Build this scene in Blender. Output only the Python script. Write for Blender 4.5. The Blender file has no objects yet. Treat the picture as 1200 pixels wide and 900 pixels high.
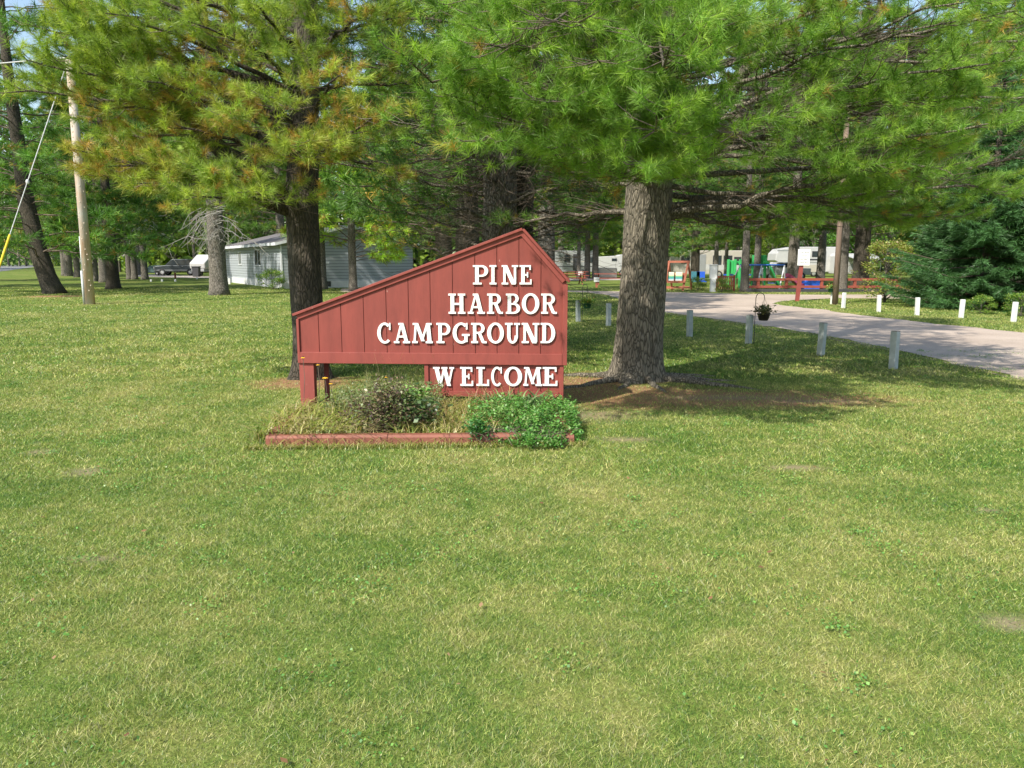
import bpy, math, random
import numpy as np
from mathutils import Vector, noise as mnoise
C = bpy.context.scene.collection
R = math.radians
rnd = random.Random(11)
rng = np.random.default_rng(11)

# ------------------------------------------------------------------ camera, sky, sun, exposure
CAMZ = 1.6; FPX = 900.0; PITCH = math.atan(144 / 900)
cam = bpy.data.cameras.new('camera'); camo = bpy.data.objects.new('camera', cam); C.objects.link(camo)
cam.sensor_width = 36; cam.lens = 27; cam.clip_end = 3000; cam.clip_start = .05
camo.location = (0, 0, CAMZ); camo.rotation_euler = (math.pi / 2 - PITCH, 0, 0)
bpy.context.scene.camera = camo
SUN_EL, SUN_AZ = R(46), R(40)                       # azimuth: from behind the camera towards the left
SUN = Vector((-math.sin(SUN_AZ) * math.cos(SUN_EL), -math.cos(SUN_AZ) * math.cos(SUN_EL), math.sin(SUN_EL)))
w = bpy.data.worlds.new('World'); bpy.context.scene.world = w; w.use_nodes = True
nt = w.node_tree; bg = nt.nodes['Background']
sky = nt.nodes.new('ShaderNodeTexSky'); sky.sky_type = 'NISHITA'; sky.sun_disc = False
sky.sun_elevation = SUN_EL; sky.sun_rotation = math.atan2(SUN.x, SUN.y)
sky.air_density = 1.2; sky.dust_density = 1.5
nt.links.new(sky.outputs[0], bg.inputs[0]); bg.inputs[1].default_value = .15
sl = bpy.data.lights.new('sun', 'SUN'); sl.energy = 4.6; sl.angle = R(.6); sl.color = (1, .94, .84)
so = bpy.data.objects.new('sun', sl); C.objects.link(so); so.rotation_euler = SUN.to_track_quat('Z', 'Y').to_euler()
vs = bpy.context.scene.view_settings
vs.view_transform = 'Standard'; vs.look = 'None'; vs.exposure = .62; vs.gamma = 1; vs.use_curve_mapping = False

def ray(x, y):
    a, b = (x - 600) / FPX, -(y - 450) / FPX
    cp, sp_ = math.cos(PITCH), math.sin(PITCH)
    return Vector((a, cp + b * sp_, -sp_ + b * cp))
def gnd(x, y):
    d = ray(x, y); t = -CAMZ / d.z
    return Vector((d.x * t, d.y * t, 0))
def at(x, y, Y):
    d = ray(x, y); t = Y / d.y
    return Vector((d.x * t, Y, CAMZ + d.z * t))

# ------------------------------------------------------------------ materials
def newmat(name):
    m = bpy.data.materials.new(name); m.use_nodes = True
    return m, m.node_tree, m.node_tree.nodes['Principled BSDF']
def coords(t, scale, kind='Object'):
    tc = t.nodes.new('ShaderNodeTexCoord'); mp = t.nodes.new('ShaderNodeMapping')
    mp.inputs['Scale'].default_value = scale if hasattr(scale, '__len__') else (scale,) * 3
    t.links.new(tc.outputs[kind], mp.inputs[0]); return mp.outputs[0]
def noi(t, vec, scale=1, detail=4, rough=.6):
    n = t.nodes.new('ShaderNodeTexNoise'); n.inputs['Scale'].default_value = scale
    n.inputs['Detail'].default_value = detail; n.inputs['Roughness'].default_value = rough
    t.links.new(vec, n.inputs['Vector']); return n.outputs['Fac']
def ramp(t, fac, stops):
    r = t.nodes.new('ShaderNodeValToRGB'); e = r.color_ramp.elements
    while len(e) < len(stops): e.new(.5)
    for i, (p, c) in enumerate(stops): e[i].position = p; e[i].color = (*c, 1) if len(c) == 3 else c
    t.links.new(fac, r.inputs[0]); return r.outputs[0]
def mix(t, fac, a, b, mode='MIX'):
    m = t.nodes.new('ShaderNodeMix'); m.data_type = 'RGBA'; m.blend_type = mode
    for s, v in ((0, fac), (6, a), (7, b)):
        if hasattr(v, 'is_linked') or hasattr(v, 'links'): t.links.new(v, m.inputs[s])
        else: m.inputs[s].default_value = v if s == 0 or len(v) == 4 else (*v, 1)
    return m.outputs[2]
def mth(t, op, a, b=0.0, c=None):
    m = t.nodes.new('ShaderNodeMath'); m.operation = op
    for s, v in ((0, a), (1, b), (2, c)):
        if v is None: continue
        if isinstance(v, (int, float)): m.inputs[s].default_value = v
        else: t.links.new(v, m.inputs[s])
    return m.outputs[0]
def bump(t, b, h, strength=.3, dist=.01):
    n = t.nodes.new('ShaderNodeBump'); n.inputs['Strength'].default_value = strength; n.inputs['Distance'].default_value = dist
    t.links.new(h, n.inputs['Height']); t.links.new(n.outputs[0], b.inputs['Normal'])
def plain(name, col, rough=.6, var=.15, scale=8, bmp=.1, metal=0, stretch=(1, 1, 1)):
    m, t, b = newmat(name)
    v = coords(t, tuple(scale * s for s in stretch)); f = noi(t, v, 1, 5)
    lo = tuple(c * (1 - var) for c in col); hi = tuple(min(1, c * (1 + var)) for c in col)
    t.links.new(ramp(t, f, [(.3, lo), (.7, hi)]), b.inputs['Base Color'])
    b.inputs['Roughness'].default_value = rough; b.inputs['Metallic'].default_value = metal
    if bmp: bump(t, b, f, bmp, .01)
    return m
def foliage(name, trans=.35, gloss=.04):
    m = bpy.data.materials.new(name); m.use_nodes = True; t = m.node_tree
    for n in list(t.nodes): t.nodes.remove(n)
    out = t.nodes.new('ShaderNodeOutputMaterial'); at_ = t.nodes.new('ShaderNodeAttribute'); at_.attribute_name = 'Col'
    d = t.nodes.new('ShaderNodeBsdfDiffuse'); tr = t.nodes.new('ShaderNodeBsdfTranslucent'); g = t.nodes.new('ShaderNodeBsdfGlossy')
    g.inputs['Roughness'].default_value = .45
    tc = mix(t, 1.0, at_.outputs['Color'], (1.15, 1.25, .55), 'MULTIPLY')
    t.links.new(at_.outputs['Color'], d.inputs[0]); t.links.new(tc, tr.inputs[0])
    a = t.nodes.new('ShaderNodeMixShader'); a.inputs[0].default_value = trans
    t.links.new(d.outputs[0], a.inputs[1]); t.links.new(tr.outputs[0], a.inputs[2])
    b = t.nodes.new('ShaderNodeMixShader'); b.inputs[0].default_value = gloss
    t.links.new(a.outputs[0], b.inputs[1]); t.links.new(g.outputs[0], b.inputs[2])
    t.links.new(b.outputs[0], out.inputs[0]); return m
M_NEEDLE = foliage('pine_needles', .36, .03)
M_LEAF = foliage('leaves', .4, .04)

def bark(name, dark, light, sc=1.0):
    m, t, b = newmat(name)
    v = coords(t, (13 * sc, 13 * sc, 3.2 * sc)); n1 = noi(t, v, 2.6, 7, .75)
    vo = t.nodes.new('ShaderNodeTexVoronoi'); vo.feature = 'DISTANCE_TO_EDGE'; vo.inputs['Scale'].default_value = 2.2
    wv = t.nodes.new('ShaderNodeVectorMath'); wv.operation = 'ADD'
    nn = t.nodes.new('ShaderNodeTexNoise'); nn.inputs['Scale'].default_value = .9; t.links.new(v, nn.inputs['Vector'])
    t.links.new(v, wv.inputs[0]); t.links.new(nn.outputs['Color'], wv.inputs[1]); t.links.new(wv.outputs[0], vo.inputs['Vector'])
    e = mth(t, 'MINIMUM', mth(t, 'MULTIPLY', vo.outputs['Distance'], 5.5), 1.0)
    h = mth(t, 'MULTIPLY', e, mth(t, 'ADD', mth(t, 'MULTIPLY', n1, 1.7), -.15))
    c = ramp(t, h, [(.05, dark), (.55, light), (.95, tuple(min(1, x * 1.45) for x in light))])
    big = noi(t, coords(t, .8), 1.3, 3)
    c = mix(t, mth(t, 'MULTIPLY', big, .35), c, (.11, .115, .07))
    t.links.new(c, b.inputs['Base Color']); b.inputs['Roughness'].default_value = .95
    bump(t, b, h, .9, .03); return m
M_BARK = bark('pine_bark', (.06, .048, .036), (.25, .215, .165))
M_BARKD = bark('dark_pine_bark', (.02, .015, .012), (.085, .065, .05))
M_BARKG = bark('grey_bark', (.05, .04, .035), (.24, .21, .18))
M_TWIG = plain('twig_bark', (.13, .1, .075), .9, .3, 6)
M_DEAD = plain('dead_twig', (.32, .3, .27), .9, .2, 6)

# bare patches of the lawn: centre x, centre y, radius x, radius y (metres)
def E(px, py, rx, ry): g = gnd(px, py); return (g.x, g.y, rx, ry)
BARE = [(1.55, 9.1, 1.5, .85), (2.8, 8.9, 1.7, .6), (1.0, 9.6, .8, 1.3), (-2.75, 10.1, .7, .55), (-20.9, 35.6, 1.5, .9)]
PALE = [E(860, 466, .75, .16), E(700, 487, .42, .28), E(48, 530, .12, .1), E(100, 553, .12, .12), E(114, 655, .13, .05),
        E(1185, 730, .12, .08), E(930, 548, .22, .08), E(1158, 598, .08, .05), E(955, 470, .5, .1), E(735, 515, .25, .1)]
def emask(x, y, lst, soft=.35):
    m = np.zeros_like(x)
    for cx, cy, rx, ry in lst:
        d = np.sqrt(((x - cx) / rx) ** 2 + ((y - cy) / ry) ** 2)
        m = np.maximum(m, np.clip((1 + soft - d) / (2 * soft), 0, 1))
    return m
def lawn_colour(t):
    """mottled lawn colour from world position; shared by the ground sheet and the blades"""
    v = coords(t, (1, 1.0, 0))
    big = noi(t, v, .28, 3, .5); mid = noi(t, v, 1.1, 4, .6); small = noi(t, v, 6, 3, .6)
    s = mth(t, 'ADD', mth(t, 'MULTIPLY', big, .34), mth(t, 'ADD', mth(t, 'MULTIPLY', mid, .40), mth(t, 'MULTIPLY', small, .32)))
    return s, v
def masks(t, v, lst, soft=.35, ws=4.5):
    wob = t.nodes.new('ShaderNodeTexNoise'); wob.inputs['Scale'].default_value = ws; wob.inputs['Detail'].default_value = 5
    t.links.new(v, wob.inputs['Vector']); acc = None
    for cx, cy, rx, ry in lst:
        mp = t.nodes.new('ShaderNodeMapping'); mp.inputs['Location'].default_value = (-cx / rx, -cy / ry, 0)
        mp.inputs['Scale'].default_value = (1 / rx, 1 / ry, 0); t.links.new(v, mp.inputs[0])
        ln = t.nodes.new('ShaderNodeVectorMath'); ln.operation = 'LENGTH'; t.links.new(mp.outputs[0], ln.inputs[0])
        d = mth(t, 'ADD', ln.outputs['Value'], mth(t, 'MULTIPLY', mth(t, 'SUBTRACT', wob.outputs['Fac'], .5), 1.8))
        k = t.nodes.new('ShaderNodeMapRange'); k.inputs[1].default_value = 1 + soft; k.inputs[2].default_value = 1 - soft
        t.links.new(d, k.inputs[0]); acc = k.outputs[0] if acc is None else mth(t, 'MAXIMUM', acc, k.outputs[0])
    return acc
G1, G2, G3, G4 = (.075, .15, .024), (.14, .205, .042), (.22, .24, .07), (.33, .28, .13)
def ground_mat():
    m, t, b = newmat('lawn_ground'); s, v = lawn_colour(t)
    c = ramp(t, s, [(.36, G1), (.50, G2), (.60, G3), (.74, G4)])
    fine = noi(t, v, 55, 3, .8); fine2 = noi(t, v, 18, 3, .7)
    c = mix(t, 1.0, c, ramp(t, fine, [(.3, (.45, .45, .42)), (.7, (1.25, 1.25, 1.2))]), 'MULTIPLY')
    c = mix(t, 1.0, c, ramp(t, fine2, [(.3, (.75, .78, .7)), (.7, (1.12, 1.1, 1.12))]), 'MULTIPLY')
    litter = mix(t, fine2, (.17, .085, .05), (.44, .235, .14))
    c = mix(t, mth(t, 'MULTIPLY', masks(t, v, BARE), .9), c, litter)
    c = mix(t, mth(t, 'MULTIPLY', masks(t, v, PALE, .75, 22), .75), c, mix(t, fine, (.17, .13, .08), (.36, .28, .19)))
    t.links.new(c, b.inputs['Base Color']); b.inputs['Roughness'].default_value = .95
    b.inputs['Specular IOR Level'].default_value = .1
    bump(t, b, fine, .5, .02); return m
def blade_mat():
    m = foliage('grass_blades', .3, .05); t = m.node_tree
    s, v = lawn_colour(t)
    at_ = next(n for n in t.nodes if n.type == 'ATTRIBUTE')
    sep = t.nodes.new('ShaderNodeSeparateColor'); t.links.new(at_.outputs['Color'], sep.inputs[0])
    s2 = mth(t, 'ADD', s, mth(t, 'MULTIPLY', mth(t, 'SUBTRACT', sep.outputs[0], .5), .36))
    c = ramp(t, s2, [(.34, (.06, .16, .022)), (.455, (.19, .28, .05)), (.56, (.32, .36, .09)), (.74, (.50, .46, .21))])
    c = mix(t, 1.0, c, ramp(t, sep.outputs[1], [(0, (.3, .32, .28)), (.5, (.9, .9, .9)), (1, (1.75, 1.7, 1.6))]), 'MULTIPLY')
    d = next(n for n in t.nodes if n.type == 'BSDF_DIFFUSE'); t.links.new(c, d.inputs[0])
    mx = next(n for n in t.nodes if n.type == 'MIX' and n.blend_type == 'MULTIPLY' and n.outputs[2].links and n.outputs[2].links[0].to_node.type == 'BSDF_TRANSLUCENT')
    t.links.new(c, mx.inputs[6]); return m

# ------------------------------------------------------------------ builders
def tag(o, label=None, cat=None, group=None, kind=None):
    if label: o['label'] = label
    if cat: o['category'] = cat
    if group: o['group'] = group
    if kind: o['kind'] = kind
    return o
def thing(name, label, cat, loc=(0, 0, 0), rz=0, group=None):
    o = bpy.data.objects.new(name, None); C.objects.link(o); o.location = loc; o.rotation_euler = (0, 0, rz)
    o.empty_display_size = .2
    return tag(o, label, cat, group)
def link_mesh(name, me, mat, parent=None, smooth=False):
    if mat: me.materials.append(mat)
    o = bpy.data.objects.new(name, me); C.objects.link(o)
    if parent: o.parent = parent
    if smooth: me.polygons.foreach_set('use_smooth', [True] * len(me.polygons))
    return o
def np_mesh(name, V, F, mat, parent=None, col=None, smooth=False):
    """V (n,3), F (m,k) with equal k"""
    me = bpy.data.meshes.new(name); V = np.asarray(V, np.float32); F = np.asarray(F, np.int32)
    k = F.shape[1]; me.vertices.add(len(V)); me.vertices.foreach_set('co', V.ravel())
    me.loops.add(F.size); me.loops.foreach_set('vertex_index', F.ravel())
    me.polygons.add(len(F)); me.polygons.foreach_set('loop_start', np.arange(len(F), dtype=np.int32) * k)
    if col is not None:
        ca = me.color_attributes.new('Col', 'FLOAT_COLOR', 'POINT')
        ca.data.foreach_set('color', np.concatenate([col, np.ones((len(V), 1))], 1).astype(np.float32).ravel())
    me.update(calc_edges=True)
    return link_mesh(name, me, mat, parent, smooth)
class MB:
    def __init__(s): s.v = []; s.f = []
    def add(s, vs_, fs):
        b = len(s.v); s.v += [tuple(v) for v in vs_]; s.f += [tuple(i + b for i in f) for f in fs]; return s
    def box(s, x0, x1, y0, y1, z0, z1):
        return s.add([(x, y, z) for z in (z0, z1) for y in (y0, y1) for x in (x0, x1)],
                     [(0, 2, 3, 1), (4, 5, 7, 6), (0, 1, 5, 4), (2, 6, 7, 3), (0, 4, 6, 2), (1, 3, 7, 5)])
    def prism(s, pts, y0, y1, swap=False):        # polygon in x-z, extruded along y (swap: polygon in y-z, along x)
        n = len(pts); f = (lambda p, y: (y, p[0], p[1])) if swap else (lambda p, y: (p[0], y, p[1]))
        return s.add([f(p, y0) for p in pts] + [f(p, y1) for p in pts],
                     [tuple(range(n)), tuple(range(2 * n - 1, n - 1, -1))] + [(i, i + n, (i + 1) % n + n, (i + 1) % n) for i in range(n)])
    def flat(s, pts, z0, z1):
        n = len(pts)
        return s.add([(p[0], p[1], z0) for p in pts] + [(p[0], p[1], z1) for p in pts],
                     [tuple(range(n)), tuple(range(2 * n - 1, n - 1, -1))] + [(i, (i + 1) % n, (i + 1) % n + n, i + n) for i in range(n)])
    def tube(s, pts, r, k=8, caps=True):
        pts = [Vector(p) for p in pts]; n = len(pts); rr = r if hasattr(r, '__len__') else [r] * n; vs_ = []; u = None
        for i, p in enumerate(pts):
            d = (pts[min(i + 1, n - 1)] - pts[max(i - 1, 0)]).normalized()
            if u is None: u = d.orthogonal().normalized()
            u = (u - d * u.dot(d)).normalized(); v = d.cross(u)
            vs_ += [p + (u * math.cos(a) + v * math.sin(a)) * rr[i] for a in [2 * math.pi * j / k for j in range(k)]]
        fs = [(i * k + j, i * k + (j + 1) % k, (i + 1) * k + (j + 1) % k, (i + 1) * k + j) for i in range(n - 1) for j in range(k)]
        if caps: fs += [tuple(range(k - 1, -1, -1)), tuple((n - 1) * k + j for j in range(k))]
        return s.add(vs_, fs)
    def lathe(s, prof, c=(0, 0, 0), k=16):
        vs_ = [(c[0] + r_ * math.cos(2 * math.pi * j / k), c[1] + r_ * math.sin(2 * math.pi * j / k), c[2] + z) for r_, z in prof for j in range(k)]
        return s.add(vs_, [(i * k + j, i * k + (j + 1) % k, (i + 1) * k + (j + 1) % k, (i + 1) * k + j) for i in range(len(prof) - 1) for j in range(k)])
    def build(s, name, mat, parent=None, smooth=False, bevel=0):
        me = bpy.data.meshes.new(name); me.from_pydata(s.v, [], s.f); me.update()
        o = link_mesh(name, me, mat, parent, smooth)
        if bevel:
            b = o.modifiers.new('bevel', 'BEVEL'); b.width = bevel; b.segments = 2; b.limit_method = 'ANGLE'
        return o
def kids(o): return [c for c in bpy.data.objects if c.parent == o]
def copy_tree(o, parent=None):
    c = o.copy(); C.objects.link(c)
    if parent: c.parent = parent
    for ch in kids(o): copy_tree(ch, c)
    return c

# many thin tubes in one numpy mesh
def tubes_np(name, T, mat, parent, k=5):
    """T: list of (pts (n,3) array, radii (n,))"""
    Vs, Fs, base = [], [], 0; ang = np.arange(k) * 2 * np.pi / k; ca, sa = np.cos(ang), np.sin(ang)
    for P, rr in T:
        P = np.asarray(P, float); n = len(P); D = np.empty_like(P)
        D[1:-1] = P[2:] - P[:-2]; D[0] = P[1] - P[0]; D[-1] = P[-1] - P[-2]
        D /= np.linalg.norm(D, axis=1, keepdims=True) + 1e-9
        h = np.array([0, 0, 1.]) if abs(D[0][2]) < .9 else np.array([1., 0, 0])
        U = np.cross(D, h); U /= np.linalg.norm(U, axis=1, keepdims=True) + 1e-9; W = np.cross(D, U)
        rr = np.asarray(rr)[:, None, None]
        V = P[:, None, :] + rr * (ca[None, :, None] * U[:, None, :] + sa[None, :, None] * W[:, None, :])
        Vs.append(V.reshape(-1, 3))
        i = np.arange(n - 1)[:, None] * k; j = np.arange(k)[None, :]; j2 = (j + 1) % k
        Fs.append(np.stack([i + j, i + j2, i + k + j2, i + k + j], -1).reshape(-1, 4) + base); base += n * k
    return np_mesh(name, np.concatenate(Vs), np.concatenate(Fs), mat, parent, smooth=True)

def needles(name, P, A, L, n, w_, cols, mat, parent, th=(.15, 1.45), droop=.12):
    """tufts at P along A; L, cols per tuft"""
    N = len(P)
    if N == 0: return None
    A = A / (np.linalg.norm(A, axis=1, keepdims=True) + 1e-9)
    Pr = np.repeat(P, n, 0); Ar = np.repeat(A, n, 0); Lr = np.repeat(np.broadcast_to(L, (N,)), n)[:, None]; Cr = np.repeat(cols, n, 0)
    m = len(Pr); q = rng.normal(size=(m, 3)); q -= Ar * (q * Ar).sum(1, keepdims=True); q /= np.linalg.norm(q, axis=1, keepdims=True) + 1e-9
    t_ = rng.uniform(th[0], th[1], (m, 1)); d = Ar * np.cos(t_) + q * np.sin(t_)
    b = Pr - Ar * rng.uniform(0, .9, (m, 1)) * Lr
    ln = Lr * rng.uniform(.7, 1.1, (m, 1)); tip = b + d * ln; tip[:, 2] -= (droop * ln[:, 0])
    sd = np.cross(d, rng.normal(size=(m, 3))); sd /= np.linalg.norm(sd, axis=1, keepdims=True) + 1e-9; sd *= w_ / 2
    V = np.stack([b - sd, b + sd, tip], 1).reshape(-1, 3); Cc = Cr * rng.uniform(.8, 1.2, (m, 1))
    return np_mesh(name, V, np.arange(3 * m).reshape(-1, 3), mat, parent, col=np.clip(np.repeat(Cc, 3, 0), 0, 1))

def rotz(v, a):
    c, s = math.cos(a), math.sin(a); return np.array([v[0] * c - v[1] * s, v[0] * s + v[1] * c, v[2]])
def grow(p0, p1, r0, arch, S, start=.4, dens=7.5, tw=.28, sp=.12, subcap=1.4, bare=0.0):
    """a limb from p0 to p1: fills S['tubes'], S['P'], S['A']"""
    p0 = np.array(p0, float); p1 = np.array(p1, float); L = np.linalg.norm(p1 - p0)
    mid = (p0 + p1) / 2 + np.array([0, 0, arch]) + rng.normal(size=3) * .05 * L
    ts = np.linspace(0, 1, 10)[:, None]; B = (1 - ts) ** 2 * p0 + 2 * ts * (1 - ts) * mid + ts ** 2 * p1
    B[2:-1] += rng.normal(size=(7, 3)) * .012 * L
    S['tubes'].append((B, (r0 if r0 > .09 else r0 * .62) * (1 - ts[:, 0]) ** .8 + .005))
    for i in range(int(L * 3.5 * start / .4)):
        t = rng.uniform(.06, start + .15); k = min(int(t * 9), 8); q = B[k] + (B[k + 1] - B[k]) * (t * 9 - k); d = rotz((B[-1] - B[0]) / L, rng.uniform(-1.3, 1.3)); d[2] += rng.uniform(-.45, .35)
        l = rng.uniform(.25, .9); e1 = q + d * l * .5 + rng.normal(size=3) * .05; S['tubes2'].append((np.array([q, e1, q + d * l + rng.normal(size=3) * .08]), np.array([.006, .004, .002])))
        e2 = e1 + rng.normal(size=3) * .16; S['tubes3'].append((np.array([e1, e2]), np.array([.003, .0015])))
    n = max(4, int(L * dens * (1 - start) / .75))
    for i in range(n):
        t = start + (1 - start) * (i + rng.random()) / n; f = t * 9; k = min(int(f), 8); q = B[k] + (B[k + 1] - B[k]) * (f - k)
        tan = B[k + 1] - B[k]; tan /= np.linalg.norm(tan) + 1e-9
        sl_ = min(subcap, .22 + .42 * L * (1 - t)) * rng.uniform(.6, 1.15)
        d = rotz(tan, (1 if i % 2 else -1) * rng.uniform(.5, 1.15)); d[2] += rng.uniform(-.18, .38); d /= np.linalg.norm(d)
        e = q + d * sl_; m_ = (q + e) / 2 - np.array([0, 0, .05 * sl_]) + rng.normal(size=3) * .03 * sl_
        e = e + np.array([0, 0, .10 * sl_])
        S['tubes2'].append((np.array([q, m_, e]), np.array([max(.004, r0 * .22 * (1 - t) + .004), .005, .0025])))
        if rng.random() < bare: continue
        mm = max(2, int(sl_ / sp))
        for j in range(mm):
            u = .3 + .7 * (j + rng.random() * .6) / mm; w0 = q + (m_ - q) * 2 * u if u < .5 else m_ + (e - m_) * (2 * u - 1)
            td = rotz(d, (1 if j % 2 else -1) * rng.uniform(.35, .95)); td[2] += rng.uniform(-.1, .5); td /= np.linalg.norm(td)
            l = tw * rng.uniform(.4, 1.0) * (1.15 - .5 * u); tip = w0 + td * l
            S['tubes3'].append((np.array([w0, tip]), np.array([.003, .002])))
            S['P'].append(tip); S['A'].append(td)
            if l > tw * .55: S['P'].append(w0 + td * l * .5); S['A'].append(td)
        S['P'].append(e); S['A'].append(e - m_)
    S['P'].append(B[-1]); S['A'].append(B[-1] - B[-2])
def newS(): return dict(tubes=[], tubes2=[], tubes3=[], P=[], A=[])

def sun_keep(P, amt=.95):
    """gaps in the boughs where the low sun comes through onto the sign, its bed and the open lawn"""
    S_ = np.array(SUN); t = np.maximum(0, (8.4 - P[:, 1])) / -S_[1]; hx = P[:, 0] - S_[0] * t; hz = P[:, 2] - S_[2] * t
    a = (P[:, 1] < 8.5) & (hx > -2.55) & (hx < .85) & (hz > -.05) & (hz < 2.1)
    t2 = P[:, 2] / S_[2]; gx = P[:, 0] - S_[0] * t2; gy = P[:, 1] - S_[1] * t2
    b = ((gx > -2.8) & (gx < .95) & (gy < 8.5)) | (gy < 7.3)
    u = rng.random(len(P)); return ~((a & (u < amt)) | (b & (u < .72)))

def trunk_mesh(name, path, radii, mat, parent, flare=.5, k=72, rough=.012, lobes=5, seed=0, nz=150, fl_h=.2):
    """bark-furrowed trunk skinned along path"""
    path = np.array(path, float); zs = np.linspace(0, 1, len(path)); tt = np.linspace(0, 1, nz) ** 1.35
    P = np.stack([np.interp(tt, zs, path[:, i]) for i in range(3)], 1); Rr = np.interp(tt, zs, radii)
    ang = np.arange(k) * 2 * np.pi / k; V = []
    for i in range(nz):
        h = P[i, 2] - path[0, 2]; fl = flare * math.exp(-max(h, 0) / fl_h)
        for a in ang:
            lob = 1 + .55 * math.cos(lobes * a + seed) + .35 * math.cos((lobes - 2) * a + 2 * seed)
            r_ = Rr[i] * (1 + fl * max(.25, lob))
            nv = mnoise.noise(Vector((math.cos(a) * Rr[i] * 16 + seed, math.sin(a) * Rr[i] * 16, P[i, 2] * 2.2)))
            nb = mnoise.noise(Vector((math.cos(a) * 1.5 + seed, math.sin(a) * 1.5, P[i, 2] * .8)))
            r_ += -abs(nv) * rough * 2.2 + rough + nb * Rr[i] * .07
            V.append((P[i, 0] + r_ * math.cos(a), P[i, 1] + r_ * math.sin(a), P[i, 2]))
    i = np.arange(nz - 1)[:, None] * k; j = np.arange(k)[None, :]; j2 = (j + 1) % k
    F = np.stack([i + j, i + j2, i + k + j2, i + k + j], -1).reshape(-1, 4)
    return np_mesh(name, V, F, mat, parent, smooth=True)

def pine_cols(n, yellow=.1, base=(.10, .19, .035)):
    c = np.array(base)[None] * rng.uniform(.7, 1.35, (n, 1)); y = rng.random(n)
    tip = y > .70; c[tip] = np.array(base)[None] * np.array((1.7, 1.45, 1.3)) * rng.uniform(.8, 1.2, (tip.sum(), 1))
    ye = y < yellow; c[ye] = np.array((.50, .33, .08)) * rng.uniform(.6, 1.2, (ye.sum(), 1))
    ye2 = (y >= yellow) & (y < yellow * 2.2); c[ye2] = np.array((.38, .38, .07)) * rng.uniform(.7, 1.2, (ye2.sum(), 1))
    return c
def local(S, org):
    o = np.array(org)
    for k_ in ('tubes', 'tubes2', 'tubes3'): S[k_] = [(p - o, r_) for p, r_ in S[k_]]
    S['P'] = np.array(S['P']) - o; S['A'] = np.array(S['A']); return S

# ================================================================== GROUND
MG = ground_mat()
gb = MB()
xs = [-900, -300, -100, -40, -12, 0, 12, 40, 100, 300, 900]; ys = [-60, -10, 0, 6, 12, 30, 60, 120, 300, 900, 1800]
gb.add([(x, y, 0) for y in ys for x in xs], [(j * 11 + i, j * 11 + i + 1, (j + 1) * 11 + i + 1, (j + 1) * 11 + i) for j in range(10) for i in range(10)])
tag(gb.build('ground', MG), 'mottled mown lawn ground running back under the pines', None, kind='structure')

def gravel(name, a, b_, c_):
    m, t, b = newmat(name); v = coords(t, 1)
    n1 = noi(t, v, .35, 4); n2 = noi(t, v, 45, 3, .8); n3 = noi(t, v, 2.2, 5, .7)
    c = ramp(t, n1, [(.35, a), (.65, b_)])
    c = mix(t, 1.0, c, ramp(t, n2, [(.3, (.66, .66, .66)), (.7, (1.2, 1.2, 1.2))]), 'MULTIPLY')
    c = mix(t, ramp(t, n3, [(.52, (0, 0, 0)), (.68, (.6, .6, .6))]), c, c_)
    t.links.new(c, b.inputs['Base Color']); b.inputs['Roughness'].default_value = .95; bump(t, b, n2, .4, .01); return m
MR = gravel('gravel_road', (.40, .32, .255), (.50, .41, .33), (.31, .25, .19))
MRD = gravel('road_edge_dirt', (.2, .15, .11), (.28, .21, .15), (.15, .13, .07))
def wobble(pts, amp, seed=0, step=.35):
    out = []
    for i in range(len(pts)):
        a, b = Vector(pts[i]), Vector(pts[(i + 1) % len(pts)]); n = max(1, min(80, int((b - a).length / step)))
        for j in range(n):
            p = a.lerp(b, j / n); out.append((p.x + amp * mnoise.noise(p * 1.3 + Vector((seed, 0, 0))), p.y + amp * mnoise.noise(p * 1.3 + Vector((0, seed, 5))), 0))
    return out
def sheet(name, pts, z, mat, label):
    from mathutils.geometry import tessellate_polygon
    me = bpy.data.meshes.new(name); vs_ = [(p[0], p[1], z) for p in pts]
    me.from_pydata(vs_, [], [tuple(f) for f in tessellate_polygon([[Vector(v) for v in vs_]])]); me.update()
    me.flip_normals() if me.polygons[0].normal.z < 0 else None
    return tag(link_mesh(name, me, mat), label, None, kind='structure')
g2 = lambda x, y: tuple(gnd(x, y))
near_edge = [g2(712, 346), g2(735, 353), g2(777, 366), g2(873, 379), g2(960, 392), g2(1050, 410), g2(1200, 444), (7.9, 7.2, 0), (10.5, 3.5, 0), (14, -4, 0)]
isl_low = [(26, -4, 0), (19.5, 8, 0), g2(1300, 402), g2(1200, 390), g2(1100, 380), g2(1000, 368.5), g2(960, 362.5), g2(925, 359), g2(905, 356)]
isl_up = [g2(915, 353), g2(940, 351.5), g2(982, 349.5), g2(1060, 350), g2(1300, 352)]
far_edge = [g2(1300, 345), g2(1040, 345), g2(960, 345.5), g2(870, 344.5), g2(777, 342.5), g2(690, 341), g2(560, 339), g2(400, 338.3)]
back = [g2(400, 342), g2(560, 343), g2(660, 342), g2(690, 343)]
sheet('road', wobble(near_edge + isl_low + isl_up + far_edge + back, .22, 1), .006, MR, 'pale pinkish grey gravel road curving away to the left')
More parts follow.
